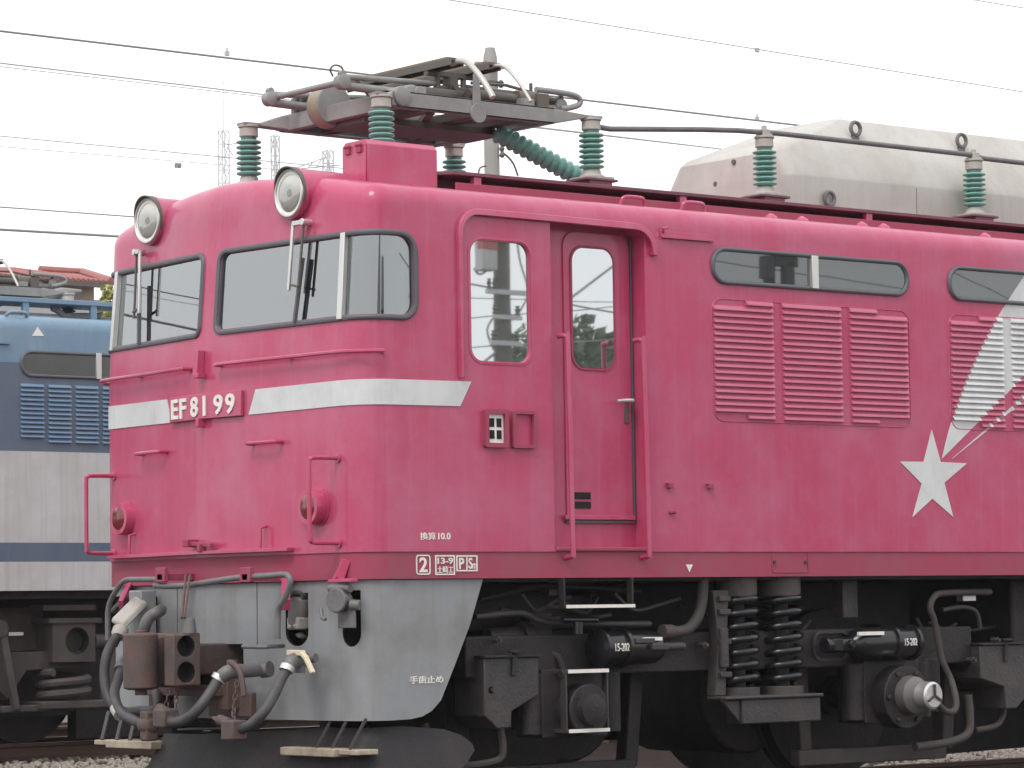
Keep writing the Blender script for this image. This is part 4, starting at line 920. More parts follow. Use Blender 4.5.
# equipment box on the cab roof
x0, x1, y0, y1, z0, z1 = .455, .955, .37, .625, 3.56, 3.865
g = MB(); c = .03
pr = [(y0, z0), (y1, z0), (y1, z1-c), (y1-c, z1), (y0+c, z1), (y0, z1-c)]
g.prism(pr, lambda a, q, d: Vector((d, a, q)), x0, x1); rbx = g.build('roof_box', M['pink'], loco, bevel=.004)
g = MB(); g.box((x0-.008, y0+.015, z0+.06), (x0, y1-.012, z1-.025)); bl = g.build('box_lid', M['pink'], rbx, bevel=.003)
g = MB()
for y in (y0+.07, y0+.18): g.box((x0-.022, y-.022, z1-.075), (x0-.004, y+.022, z1-.03)); g.cyl((x0-.02, y-.026, z1-.03), (x0-.02, y+.026, z1-.03), .010, n=8)
g.build('lid_hinge', M['pink2'], rbx, bevel=.002)
# --- insulators: one ribbed porcelain built once and copied
def insulator_mesh(H, n, R=.079):
    p = []; 
    for k in range(n):
        z = .04+(H-.115)*k/n; d = (H-.115)/n
        p += [(z, .048), (z+d*.30, .050), (z+d*.52, R-.004), (z+d*.62, R), (z+d*.70, R-.002), (z+d*.86, .052)]
    p += [(H-.075, .048)]
    return [(a/H, r) for a, r in p]
INS = {}
def insulator(name, P, H, n, parent, R=.079):
    key = (H, n, R)
    if key not in INS:
        a = MB(); a.rev((0, 0, .03), (0, 0, H-.03), [(0, .05), (1, .05)], 24, mi=1)
        for k in range(n):
            z = .055+(H-.125)*(k+.5)/n; a.rev((0, 0, z-.012), (0, 0, z+.014), [(0, .049), (.05, .060), (.25, R-.003), (.5, R), (.75, R-.004), (1, .049)], 32, mi=0)
        a = a._build(name, [M['green'], M['core']], smooth=50)
        b_ = MB(); b_.rev((0, 0, H-.055), (0, 0, H+.005), [(0, .052), (.05, .060), (.95, .058), (1, .05)], 24); b_.cyl((0, 0, H+.005), (0, 0, H+.02), .066, n=20)
        for k in range(4): t = R_(45+90*k); b_.cyl((.045*math.cos(t), .045*math.sin(t), H+.02), (.045*math.cos(t), .045*math.sin(t), H+.035), .011, n=6)
        b_ = b_.build('insulator_cap', M['cap'], bevel=.003)
        c_ = MB(); c_.rev((0, 0, 0), (0, 0, .05), [(0, .078), (.3, .078), (.4, .062), (1, .055)], 24); c_.box((-.10, -.10, -.012), (.10, .10, .004)); c_ = c_.build('insulator_base', M['cap'], bevel=.003)
        INS[key] = (a, b_, c_); fresh = True
    else: fresh = False
    a, b_, c_ = INS[key]
    if not fresh: a, b_, c_ = [q.copy() for q in (a, b_, c_)]; [COL.objects.link(q) for q in (a, b_, c_)]
    a.parent = parent; a.matrix_parent_inverse = Matrix.Translation(parent.location).inverted() if parent.parent is None else Matrix()
    a.location = P
    for q in (b_, c_): q.parent = a; q.matrix_parent_inverse = Matrix(); q.location = (0, 0, 0)
    return a
PX1, PX2, PH, PZ = .80, 2.42, .696, 4.175
for X, Y in ((PX1, 1.4-PH), (PX2, 1.4-PH), (PX1, 1.4+PH), (PX2, 1.4+PH)): insulator('roof_insulator', (X, Y, 3.815), .355, 7, loco)
for X in (3.90, 5.875, 7.85): insulator('busbar_insulator', (X, .71, 3.815), .365, 7, loco)
g = MB()
for X, Y in ((PX1, 1.4-PH), (PX2, 1.4-PH), (PX1, 1.4+PH), (PX2, 1.4+PH), (3.90, .71), (5.875, .71), (7.85, .71)): g.box((X-.09, Y-.09, 3.58), (X+.09, Y+.09, 3.80)); g.box((X-.13, Y-.10, 3.79), (X+.13, Y+.10, 3.805))
g.build('insulator_pedestal', M['deck'], loco, bevel=.004)
g = MB(); z = 4.21
g.tube([at(592, 126, 1, .71), at(610, 129, 1, .71), at(700, 129.5, 1, .71), at(738, 130.5, 1, .71), Vector((3.80, .71, z+.012)), Vector((3.90, .71, z+.018)), Vector((4.1, .71, z+.02)), Vector((5.80, .71, z+.02)), Vector((5.875, .71, z+.02)), Vector((5.96, .71, z+.005)), Vector((7.6, .71, z+.0))], .018, 10); g.build('busbar', M['pipe'], loco)
g = MB()
for X in (3.90, 5.875): g.box((X-.03, .68, z-.01), (X+.03, .74, z+.035)); g.cyl((X, .71, z+.03), (X, .71, z+.06), .018, n=8)
g.build('busbar_clamp', M['cap'], loco, bevel=.003)
# slanting ribbed cable bushing under the pantograph
a, e = at(496, 132, 1, 1.15), at(590, 183, 1, 1.0)
p = []
for k in range(14): p += [(k/14, .046), ((k+.25)/14, .060), ((k+.5)/14, .066), ((k+.75)/14, .060), ((k+.98)/14, .046)]
MB().rev(a, e, p, 18).build('cable_bushing', M['green'], loco, smooth=60)
# --- pantograph, folded
pan = bpy.data.objects.new('pantograph', None); COL.objects.link(pan); pan.parent = loco; pan.matrix_parent_inverse = Matrix.Translation(loco.location).inverted()
YN, YF, XA, XB, ZF = .79, 2.01, .97, 2.20, 4.15
g = MB()
for y, s_ in ((YN, 1), (YF, -1)): g.box((XA, y, ZF), (XB, y+.012*s_, ZF+.10)); g.box((XA, y, ZF+.088), (XB, y+.06*s_, ZF+.10)); g.box((XA, y, ZF), (XB, y+.06*s_, ZF+.012))
for x, s_ in ((XA, 1), (XB, -1)): g.box((x, YN+.013, ZF), (x+.012*s_, YF-.013, ZF+.10)); g.box((x+.013*s_, YN+.065, ZF), (x+.06*s_, YF-.065, ZF+.012)); g.box((x+.013*s_, YN+.065, ZF+.09), (x+.06*s_, YF-.065, ZF+.1))
pf = g.build('base_frame', M['panto'], pan, bevel=.003)
g = MB()
for x in (1.25, 1.62, 1.95): g.box((x, YN+.07, ZF+.01), (x+.09, YF-.07, ZF+.06))
g.box((XA+.07, 1.2, ZF-.03), (XB-.07, 1.6, ZF+.008)); g.bar((1.3, YN+.07, ZF+.03), (1.95, YF-.07, ZF+.03), .05, .04); g.bar((1.3, YF-.07, ZF+.03), (1.95, YN+.07, ZF+.03), .05, .04); g.build('frame_crossmember', M['pantod'], pan)
g = MB()
for X, s_ in ((PX1, 1), (PX2, -1)):
    for y, t_ in ((1.4-PH, 1), (1.4+PH, -1)):
        q = Vector((X, y, PZ+.02)); xe = XA if s_ > 0 else XB; ye = YN if t_ > 0 else YF
        vs = []
        for c_, wd, zt, zb in ((q-Vector((s_*.06, 0, 0)), .045, PZ+.03, PZ+.012), (q+Vector((s_*.06, t_*.01, 0)), .042, PZ+.03, PZ+.010), (Vector((xe-s_*.03, ye+t_*.04, 0)), .048, ZF+.09, ZF+.01), (Vector((xe+s_*.02, ye+t_*.06, 0)), .055, ZF+.10, ZF)):
            for dy, zz in ((-wd, zb), (wd, zb), (wd, zt), (-wd, zt)): vs.append(Vector((c_.x, c_.y+dy, zz)))
        fs = []
        for j in range(3):
            for k in range(4): k2 = (k+1) % 4; fs.append((j*4+k, j*4+k2, (j+1)*4+k2, (j+1)*4+k))
        fs += [(0, 3, 2, 1), (12, 13, 14, 15)]; g.add(vs, fs)
g.build('corner_arm', M['panto'], pan, bevel=.004)
XC, ZK = 1.595, 4.315
XK1, XK2 = .745, 2.43
YA, YB = 1.02, 1.78
HZ = 4.495
for i, (xk, sg) in enumerate(((XK1, 1), (XK2, -1))):
    g = MB()
    for y, t_ in ((YA, 1), (YB, -1)):
        g.tube([Vector((xk, y, ZK-.02)), Vector((xk+sg*.06, y, ZK-.028)), Vector((XC+sg*.45, y, ZK-.045))], [.032, .026, .034], 12)
        g.rev((xk, y-.035, ZK-.005), (xk, y+.035, ZK-.005), [(0, .03), (.1, .045), (.9, .045), (1, .03)], 18)
    g.build('lower_arm', M['panto'], pan)
    g = MB()
    for y, t_ in ((YA, 1), (YB, -1)):
        g.tube([Vector((xk, y, ZK+.025)), Vector((xk+sg*.1, y, ZK+.03)), Vector((XC-sg*.10, y+t_*.05, HZ-.12))], [.020, .019, .017], 10)
        g.cyl((xk, y-.02, ZK+.045), (xk, y+.02, ZK+.045), .02, n=10)
    g.tube([Vector((xk+sg*.05, YA, ZK+.01)), Vector((xk+sg*.05, YB, ZK+.01))], .019, 10)
    g.tube([Vector((xk+sg*.10, YA, ZK+.028)), Vector((XC-sg*.1, YB-.05, HZ-.13))], .014, 8)
    g.build('upper_arm', M['pantod'] if i else M['panto'], pan)
g = MB()
for x in (XC-.42, XC+.42):
    g.cyl((x, YN+.02, ZK-.06), (x, YF-.02, ZK-.06), .040, n=20)
    for y in (YN+.16, YF-.16): g.rev((x, y-.06, ZK-.06), (x, y+.06, ZK-.06), [(0, .04), (.05, .062), (.95, .062), (1, .04)], 22)
    for y in (YN+.06, YF-.06): g.box((x-.05, y-.03, ZF+.1), (x+.05, y+.03, ZK-.02))
g.build('main_shaft', M['panto'], pan, bevel=.003)
q = at(333, 106, 1, 1.52); DRX, DRZ = q.x, q.z
g = MB(); g.rev((DRX, 1.50, DRZ), (DRX, 1.62, DRZ), [(0, .02), (.001, .125), (.03, .13), (.97, .13), (1, .125)], 40); dm = g.build('spring_drum', M['panto'], pan, smooth=30)
MB().rev((DRX, 1.515, DRZ), (DRX, 1.605, DRZ), [(0, .1305), (.05, .133), (.95, .133), (1, .1305)], 40).build('drum_band', M['tan'], dm, smooth=30)
g = MB(); g.tube([Vector((1.30, .98, 4.285)), Vector((1.7, .98, 4.285))], .045, 16); g.tube([Vector((1.60, .90, 4.30)), Vector((2.05, .90, 4.30))], [.035, .03], 14); g.tube([Vector((1.98, .90, 4.30)), Vector((2.13, .90, 4.305))], .055, 16)
g.box((1.16, .95, 4.26), (1.31, 1.03, 4.32)); g.box((2.10, .83, ZF+.1), (2.19, .96, ZF+.19)); g.box((1.0, 1.80, ZF+.1), (1.08, 1.92, ZF+.20)); g.tube([Vector((.99, 1.85, ZF+.1)), Vector((.99, 1.85, ZF+.20)), Vector((1.03, 1.85, ZF+.23)), Vector((1.10, 1.85, ZF+.18))], .018, 8, 3)
g.build('main_spring', M['pantod'], pan, bevel=.003)
g = MB(); q = at(404, 96, 1, YN-.02); bx, bz = q.x, q.z; g.rev((bx, YN-.02, bz), (bx, YN+.14, bz), [(0, .05), (.05, .062), (.9, .062), (1, .05)], 24); g.prism([(bx-.10, ZF+.1), (bx+.12, ZF+.1), (bx+.05, bz+.02), (bx-.05, bz+.02)], lambda a, q, d: Vector((a, d, q)), YN+.02, YN+.08); g.build('shaft_bearing', M['panto'], pan, bevel=.004)
g = MB(); q = at(479, 113, 1, YN-.012); lx, lz = q.x, q.z; g.rev((lx, YN-.012, lz), (lx, YN+.0, lz), [(0, .060), (1, .062)], 28); g.prism([(lx-.045, lz), (lx+.025, lz), (lx+.01, lz+.24), (lx-.035, lz+.24)], lambda a, q, d: Vector((a, d, q)), YN-.008, YN-.001)
g.build('latch_plate', M['panto'], pan, bevel=.002)
# pan head: two strips with drooping horns
for x in (XC-.145, XC+.145):
    g = MB(); g.box((x-.045, .80, HZ-.022), (x+.045, 2.0, HZ-.004)); g.box((x-.05, .80, HZ-.050), (x-.042, 2.0, HZ-.005)); g.box((x+.042, .80, HZ-.050), (x+.05, 2.0, HZ-.005)); hd = g.build('pan_head', M['pantod'], pan, bevel=.002)
    MB().box((x-.035, .86, HZ-.003), (x+.035, 1.94, HZ+.012)).build('contact_strip', M['strip'], hd) if False else None
    g = MB()
    g.box((x-.035, .86, HZ-.003), (x+.035, 1.94, HZ+.010)); g.build('contact_strip', M['strip'], pan, bevel=.002)
    g = MB()
    for s_ in (1, -1):
        Y = lambda v: 1.4-s_*(1.4-v)
        g.tube([Vector((x, Y(.86), HZ-.03)), Vector((x, Y(.78), HZ-.025)), Vector((x+.005, Y(.70), HZ-.05)), Vector((x+.012, Y(.60), HZ-.14)), Vector((x+.02, Y(.52), HZ-.24)), Vector((x+.024, Y(.49), HZ-.285))], .019 if x < XC else .011, 10, 4)
    g.build('horn', M['horn'], pan)
g = MB()
for y in (1.06, 1.74):
    g.box((XC-.19, y-.02, HZ-.075), (XC+.19, y+.02, HZ-.045)); g.box((XC-.03, y-.04, HZ-.17), (XC+.03, y+.04, HZ-.07)); g.cyl((XC-.12, y, HZ-.15), (XC+.12, y, HZ-.15), .022, n=12)
    for dx in (-.1, .1): g.cyl((XC+dx, y, HZ-.16), (XC+dx, y, HZ-.06), .018, n=10)
g.cyl((XC, 1.0, HZ-.14), (XC, 1.8, HZ-.14), .020, n=12); g.build('head_suspension', M['pantod'], pan)
g = MB(); g.tube([Vector((.70, YA+.03, ZK+.03)), Vector((.66, YA+.0, ZK+.06)), Vector((.69, YA, ZK+.09)), Vector((.74, YA, ZK+.085)), Vector((.76, YA, ZK+.05))], .006, 6, 4); g.tube([Vector((2.30, YA, ZK+.05)), Vector((2.0, YA, ZK+.09)), Vector((1.8, YA+.1, ZK+.10))], .010, 6); g.cyl((2.2, YA, ZK+.06), (2.2, YA, ZK+.12), .012, n=6); g.build('shunt_lead', M['pantod'], pan)
g = MB(); g.tube([Vector((2.40, YA-.05, ZK-.03)), Vector((2.46, YA-.05, ZK-.02)), Vector((2.55, YA-.05, ZK+.01)), Vector((2.55, YA-.05, ZK+.05)), Vector((2.46, YA-.05, ZK+.07)), Vector((2.2, YA-.05, ZK+.075))], .019, 10, 4); g.build('knee_bumper', M['panto'], pan)
# --- long cream cover over the roof equipment
yc0, yc1 = .82, 2.09
xs0, xs1 = 4.235, 12.0
def cov(x, ins, z): return [(x, yc0+ins, z)]
g = MB()
rings = [(3.60, 0, 0), (3.86, 0, 0), (3.985, .0, .0), (4.00, .004, .0), (4.165, .105, .012), (4.205, .13, .05), (4.45, .29, .70), (4.462, .31, .73)]
N_ = 8; loops = []
for z, iy, ix in rings:
    rad = .10 if ix < .2 else .05; L = []
    for cx_, cy_, a0 in ((xs0+ix+rad, yc0+iy+rad, 180), (xs1-rad, yc0+iy+rad, 270), (xs1-rad, yc1-iy-rad, 0), (xs0+ix+rad, yc1-iy-rad, 90)):
        for k in range(N_+1): t = R_(a0+90*k/N_); L.append(Vector((cx_+rad*math.cos(t), cy_+rad*math.sin(t), z)))
    loops.append(L)
n = len(loops[0]); g.v = [tuple(q) for L in loops for q in L]
for j in range(len(loops)-1):
    for k in range(n): k2 = (k+1) % n; g.f.append((j*n+k, j*n+k2, (j+1)*n+k2, (j+1)*n+k)); g.m.append(0)
g.f += [tuple(range(n-1, -1, -1)), tuple((len(loops)-1)*n+k for k in range(n))]; g.m += [0, 0]
cv = g.build('roof_cover', M['cover'], loco, smooth=28)
def eye(px, py, r=.045, y=yc0+.21):
    q = at(px, py, 1, y); g = MB(); g.tube([q+Vector((r*math.cos(a), -.015, r*math.sin(a))) for a in [2*math.pi*k/16 for k in range(17)]], .014, 8); g.cyl(q+Vector((-.0, -.02, -r-.02)), q+Vector((0, .03, -r-.02)), .03, n=12)
    g.build('lifting_eye', M['pipe'], cv)
eye(854, 129); eye(960, 141); eye(828, 199, y=yc0-.01)
g = MB()
for px in (910,): q = at(px, 150, 1, yc0+.05); g.box((q.x-.002, yc0-.0015, 3.7), (q.x+.002, yc0+.013, 3.98))
for px, py in ((733, 162), (715, 184)): q = at(px, py, 0, xs0-.002); g.cyl(q, q+Vector((.01, 0, 0)), .018, n=10)
g.build('cover_seam', M['pantod'], cv)

# ================================================================== blue locomotive two tracks away
YB0 = 10.9
blue = empty('electric_locomotive', (6, YB0+1.4, 0), 'blue and pale grey electric locomotive standing behind the pink one, far left', 'locomotive')
BX0, BX1 = -4.0, 15.5
g = MB()
def bs(prof, x0, x1, mi, yy=YB0):
    """long flank strip extruded along X"""
    vs = [Vector((x, yy-o, z)) for x in (x0, x1) for o, z in prof]; m = len(prof)
    return g.add(vs, [(k, k+1, m+k+1, m+k) for k in range(m-1)], mi)
pal, bgy, blu = 0, 1, 2
side_l = [(1.41, pal), (1.66, bgy), (1.832, pal), (2.655, bgy), (3.455, blu), (3.80, None)]
prof = [(.05, 1.38)]
ys = []
full = [(0, 1.40, pal), (0, 1.66, bgy), (0, 1.832, pal), (0, 2.655, bgy), (0, 3.455, blu), (0, 3.76, blu)]+[(.13*(1-math.cos(R_(a))), 3.76+.13*math.sin(R_(a)), blu) for a in range(15, 91, 15)]+[(.5, 3.94, blu), (1.4, 4.0, blu)]
full = full+[(2.8-o, z, None) for o, z, _ in reversed(full[:-1])]
mm = [full[i][2] if full[i][2] is not None else None for i in range(len(full))]
m = len(full); mats_seq = []
for i in range(m-1):
    zz = (full[i][1]+full[i+1][1])/2; mats_seq.append(pal if zz < 1.66 or 1.832 < zz < 2.655 else bgy if zz < 3.455 else blu)
vs = [Vector((x, YB0+o, z)) for x in (BX0, BX1) for o, z, _ in full]
for i in range(m-1): g.add([vs[i], vs[i+1], vs[m+i+1], vs[m+i]], [(0, 1, 2, 3)], mats_seq[i])
g.add(vs[:m], [tuple(range(m))], bgy); g.add(vs[m:], [tuple(range(m-1, -1, -1))], bgy); g.add([vs[0], vs[m-1], vs[2*m-1], vs[m]], [(0, 1, 2, 3)], bgy)
g.build('body', [M['palegrey'], M['bluegrey'], M['blue']], blue, weld=True, smooth=40)
bside = lambda a, q, o: Vector((a, YB0-o, q))
for X0 in (4.265, 7.2, 1.0):
    O, I = rrpair(X0, X0+1.72, 3.325, 3.572, .12, .032); wf = MB().ring(O, I, [(0, -.001), (.1, .014), (.5, .02), (.9, .014), (1, .001)], fn=bside).build('engine_room_window', M['gasket'], blue, smooth=60)
    MB().prism(I, lambda a, q, d: Vector((a, YB0+d, q)), -.003, .003).build('pane', G_PILL, wf)
    MB().box((X0+.79, YB0-.025, 3.33), (X0+.845, YB0, 3.57)).build('divider', M['alu'], wf, bevel=.003)
for X0 in (4.27, 7.2, 1.0):
    for i in range(5):
        lp = MB(); a = X0+.0+i*.286; n = 13
        for k in range(n):
            z = 2.735+.0415*k
            if i == 0 and k < 1: continue
            lp.add([bside(x, zz, o-.001) for x in (a, a+.236) for o, zz in ((0, z+.034), (.024, z+.010), (.024, z+.004), (0, z+.002))], [(0, 1, 2, 3), (7, 6, 5, 4), (0, 4, 5, 1), (1, 5, 6, 2), (2, 6, 7, 3)])
        lp.build('louvre_panel', M['louvblue'], blue, smooth=20)
MB().prism([tuple((q := at(px, py, 1, YB0)) and (q.x, q.z)) for px, py in ((32, 336), (44, 336), (37.5, 327))], lambda a, q, d: Vector((a, YB0+d, q)), -.004, .001).build('jacking_mark', M['white'], blue)
g = MB(); q0, q1 = at(-12, 341, 1, YB0), at(9, 342, 1, YB0); g.box((q0.x, YB0-.025, q0.z-.02), (q1.x, YB0, q0.z)); g.build('flank_rain_strip', M['blue'], blue)
g = MB(); z = 3.905; g.tube([Vector((4.16, YB0+.10, z-.04)), Vector((4.18, YB0+.06, z-.005)), Vector((4.22, YB0+.05, z+.01)), Vector((4.33, YB0+.05, z+.01)), Vector((4.37, YB0+.06, z-.005)), Vector((4.39, YB0+.10, z-.04))], .016, 8, 4); g.build('roof_grip', M['blue'], blue)
# running board on posts
q = at(60, 301, 1, YB0+.35); zb = q.z
MB().box((BX0+.5, YB0+.33, zb-.03), (BX1-.5, YB0+.75, zb+.012)).build('running_board', M['blue'], blue, bevel=.004)
g = MB()
for px in (25, 93): q = at(px, 308, 1, YB0+.36); g.box((q.x-.03, YB0+.34, 3.88), (q.x+.03, YB0+.38, zb-.03))
for x in (1.5, 8.2, 9.8, 11.4): g.box((x-.03, YB0+.34, 3.88), (x+.03, YB0+.38, zb-.03))
g.build('board_post', M['blue'], blue)
g = MB(); g.box((BX0+1, YB0+.8, 3.98), (BX1-1, YB0+.84, 4.0)); g.tube([at(52, 308, 1, YB0+.6), at(58, 311, 1, YB0+.6), at(64, 315.5, 1, YB0+.6), at(72, 316, 1, YB0+.6), at(100, 316, 1, YB0+.6)], .03, 8, 3); g.build('roof_conduit', M['palegrey'], blue)
g = MB(); g.tube([at(55, 294, 1, YB0+.9), at(62, 292, 1, YB0+.9), at(81, 291.5, 1, YB0+.9)], [.05, .045, .02], 8); g.box(at(53, 300, 1, YB0+.9), at(62, 294, 1, YB0+1.0)); g.build('roof_gear', M['panto'], blue, bevel=.005)
# the blue locomotive's own folded pantograph: copy of the first with its pieces
off = at(63, 279.5, 1, YB0+1.02)-Vector((2.53, .97, 4.355))
pb = pan.copy(); COL.objects.link(pb); pb.parent = blue; pb.matrix_parent_inverse = Matrix.Translation(blue.location).inverted(); pb.location = off
for ch in list(pan.children):
    c_ = ch.copy(); COL.objects.link(c_); c_.parent = pb
    for d_ in ch.children: e_ = d_.copy(); COL.objects.link(e_); e_.parent = c_
for X in (PX1, PX2): 
    for y in (1.4-PH, 1.4+PH): insulator('roof_insulator', (X+off.x, y+off.y, 3.83+off.z), .34, 7, blue)
_n0 = set(blue.children)
# bogie of the blue locomotive
def zxb(px, py, y): q = at(px, py, 1, y); return q.x, q.z
g = MB(); Yf = YB0+.25
g.box((3.4, Yf, .70), (4.93, Yf+.18, .80)); g.box((3.6, Yf+.2, .85), (4.6, Yf+.3, 1.25)); 
g.prism([(4.10, .42), (4.30, .68), (4.96, .70), (4.96, .85), (4.2, .85), (3.2, .80), (3.2, .68), (3.9, .62)], lambda a, q, d: Vector((a, d, q)), Yf-.02, Yf+.16)
fb = g.build('bogie_frame', M['brownbogie'], blue, bevel=.01)
g = MB(); g.box((4.52, Yf-.10, .80), (4.97, Yf+.2, 1.17)); g.box((4.47, Yf-.12, 1.155), (5.03, Yf+.2, 1.20)); g.box((4.45, Yf-.06, 1.22), (5.0, Yf+.2, 1.27)); 
hx = MB().cyl((4.78, Yf-.3, .99), (4.78, Yf+.06, .99), .125, n=28).build('cut', M['black'])
ab = g.build('axle_box', M['brownbogie'], blue, bevel=.0); boolean(ab, [hx])
g = MB(); g.cyl((4.78, Yf-.02, .99), (4.78, Yf+.06, .99), .10, n=24); g.build('axle_cap', M['iron'], ab)
g = MB(); coil(g, 4.70, Yf+.02, .40, .66, .22, .042, 2.6); g.build('coil_spring', M['brownbogie'], blue)
g = MB(); g.box((4.36, Yf-.2, .33), (5.06, Yf+.25, .40)); g.box((4.0, Yf-.1, .31), (5.6, Yf+.0, .37)); g.bar((3.99, Yf-.1, 1.06), (4.14, Yf-.1, .33), .06, .07, (1, 0, 0)); g.cyl((3.97, Yf-.14, 1.06), (3.97, Yf+.1, 1.06), .08, n=16); g.build('spring_seat', M['brownbogie'], blue, bevel=.01)
g = MB(); q0 = at(86, 641, 1, Yf-.1); g.cyl((4.98, Yf-.05, .93), (5.25, Yf-.05, .93), .07, n=14); g.cyl((5.17, Yf-.05, .40), (5.17, Yf-.05, .90), .10, n=18); g.cyl((5.17, Yf-.05, .33), (5.17, Yf-.05, .45), .12, n=18); g.build('damper', M['brownbogie'], blue, bevel=.006)
MB().box((4.05, Yf-.13, 1.0), (4.2, Yf-.10, 1.03)).build('white_tag', M['cap'], blue)
for o in set(blue.children)-_n0: o.location.x += .16
for o in [ab]: o.location.z -= .05
g = MB(); g.box((3.0, Yf+.5, .25), (6.3, YB0+2.3, 1.40)); g.box((5.25, Yf+.45, .03), (6.3, Yf+.6, .5)); g.box((6.6, YB0+.3, .4), (9.5, YB0+2.5, 1.40)); g.box((-2, YB0+.3, .4), (2.6, YB0+2.5, 1.40)); g.box((BX0, YB0+.1, 1.33), (BX1, YB0+2.7, 1.41)); g.build('underframe', M['iron'], blue)
for X in (2.9, 4.78, 7.2, 10.5, 12.6):
    g = MB(); prof = [(0, .2), (0, .46), (.12, .50), (.14, .56), (.75, .565), (.8, .59), (1, .59), (1, .2)]
    for y, s_ in ((YB0+.85, 1), (YB0+1.95, -1)): g.rev((X, y-.02*s_, .562), (X, y+.12*s_, .562), prof, 36)
    g.cyl((X, YB0+.8, .562), (X, YB0+2, .562), .09); g.build('wheelset', M['iron'], blue, smooth=30)

# ================================================================== the setting
GZ = -.17
g = MB(); g.add([(-3000, -3000, GZ-.06), (3000, -3000, GZ-.06), (3000, 3000, GZ-.06), (-3000, 3000, GZ-.06)], [(0, 1, 2, 3)]); tag(g.build('ground', M['ground'], smooth=0), kind='structure')
# tracks: rails with their sleepers
def track(yc, name, x0=-40, x1=90, curve=0):
    g = MB()
    for s_ in (-1, 1):
        y = yc+s_*.567; pr = [(-.062, -.15), (.062, -.15), (.062, -.138), (.012, -.12), (.010, -.04), (.033, -.028), (.033, -.004), (.028, 0), (-.028, 0), (-.033, -.004), (-.033, -.028), (-.010, -.04), (-.012, -.12), (-.062, -.138)]
        g.prism(pr, lambda a, q, d: Vector((d, y+a, q)), x0, x1); g.box((x0, y-.026, .0005), (x1, y+.026, .003), mi=1)
    for k in range(int((x1-x0)/.65)):
        x = x0+.65*k; g.box((x-.11, yc-1.05, -.30), (x+.11, yc+1.05, -.152), mi=2)
    tag(g.build(name, [M['rail'], M['shine'], M['rust']], smooth=0), kind='structure')
for yc in (1.4, 12.3, 16.2, -6.0): track(yc, 'track')
g = MB(); bed = [(-12, -.9), (4.5, -.9), (6.5, 3.5), (8.2, 4.25), (11.7, 5.95), (34, 9), (44, 15), (6.2, 15), (5.9, 9), (5.5, 3.6), (-12, 3.6)]; zb_ = GZ-.055; g.add([(a, b_, zb_) for a, b_ in bed], [tuple(range(len(bed)))]); tag(g.build('shaded_track_bed', M['bed'], smooth=0), kind='structure')  # dark sheet cut along the shade edge, shade put into its colour
# loose ballast where the ground shows
base = bmesh.new(); bmesh.ops.create_icosphere(base, subdivisions=1, radius=1); base.verts.index_update()
BVv = np.array([q.co[:] for q in base.verts]); BF = [tuple(q.index for q in f.verts) for f in base.faces]; base.free()
rng = np.random.default_rng(3)
def ballast(name, areas):
    V = []; F = []; n0 = 0
    for x0, x1, y0, y1, dens in areas:
        n = int((x1-x0)*(y1-y0)*dens)
        for k in range(n):
            px_, py_ = rng.uniform(x0, x1), rng.uniform(y0, y1)
            if px_ > 6.5 and py_ > 4.25+(px_-8.2)*.486+rng.uniform(-.12, .12): continue
            sc = rng.uniform(.018, .042)*np.array([1, rng.uniform(.6, 1), rng.uniform(.5, .9)]); a, c_ = rng.uniform(0, 6.28, 2)
            v = BVv*(1+rng.uniform(-.25, .25, (12, 1)))*sc; ca, sa = math.cos(a), math.sin(a); cb, sb2 = math.cos(c_), math.sin(c_)
            v = v @ np.array([[ca, -sa, 0], [sa, ca, 0], [0, 0, 1]]) @ np.array([[cb, 0, sb2], [0, 1, 0], [-sb2, 0, cb]])
            v += (px_, py_, GZ-.045+rng.uniform(0, .06)); V.append(v); F += [tuple(i+n0 for i in f) for f in BF]; n0 += 12
    me = bpy.data.meshes.new(name); me.from_pydata(np.concatenate(V).tolist(), [], F); me.materials.append(M['stone']); o = bpy.data.objects.new(name, me); COL.objects.link(o); return tag(o, kind='stuff')
ballast("ballast", [(-5, 11, -3.4, -.35, 130), (6.6, 17, 2.3, 7.0, 380), (0, 5.8, 8.0, 14.5, 260), (3, 11, 14.5, 20, 90)])

def leaf_cloud(g, centers, n, size, rnd):
    for k in range(n):
        c_, r = centers[rnd.randrange(len(centers))]
        d = Vector((rnd.gauss(0, 1), rnd.gauss(0, 1), rnd.gauss(0, 1))).normalized()*r*(rnd.random()**.4)
        q = Vector(c_)+d; a = Vector((rnd.gauss(0, 1), rnd.gauss(0, 1), rnd.gauss(0, 1))).normalized(); b_ = a.orthogonal().normalized()*size*rnd.uniform(.6, 1.3); c2 = a.cross(b_).normalized()*size*rnd.uniform(.4, .8)
        g.add([q-b_, q+c2, q+b_, q-c2], [(0, 1, 2, 3)])
def tree(name, P, h, cr, label, leafm, n, size, seed, group=None):
    rnd = random.Random(seed); P = Vector(P); o = empty(name, P, label, 'tree', group)
    g = MB(); top = P+Vector((0, 0, h*.7)); g.tube([P, P+Vector((.05*h*.2, 0, h*.3)), top], [h*.03, h*.022, h*.01], 8, 4); cs_ = []
    for k in range(9):
        a = rnd.uniform(0, 6.28); z0 = rnd.uniform(.3, .6)*h; e = P+Vector((math.cos(a)*cr*rnd.uniform(.3, .85), math.sin(a)*cr*rnd.uniform(.3, .85), h*rnd.uniform(.55, .92)))
        g.tube([P+Vector((0, 0, z0)), (P+Vector((0, 0, z0))).lerp(e, .5)+Vector((0, 0, .05*h)), e], [h*.012, h*.008, h*.003], 6, 3); cs_.append((e, cr*rnd.uniform(.28, .5)))
    g.build('trunk', M['bark'], o)
    g = MB(); leaf_cloud(g, cs_, n, size, rnd); g.build('crown', leafm, o, smooth=0)
    return o
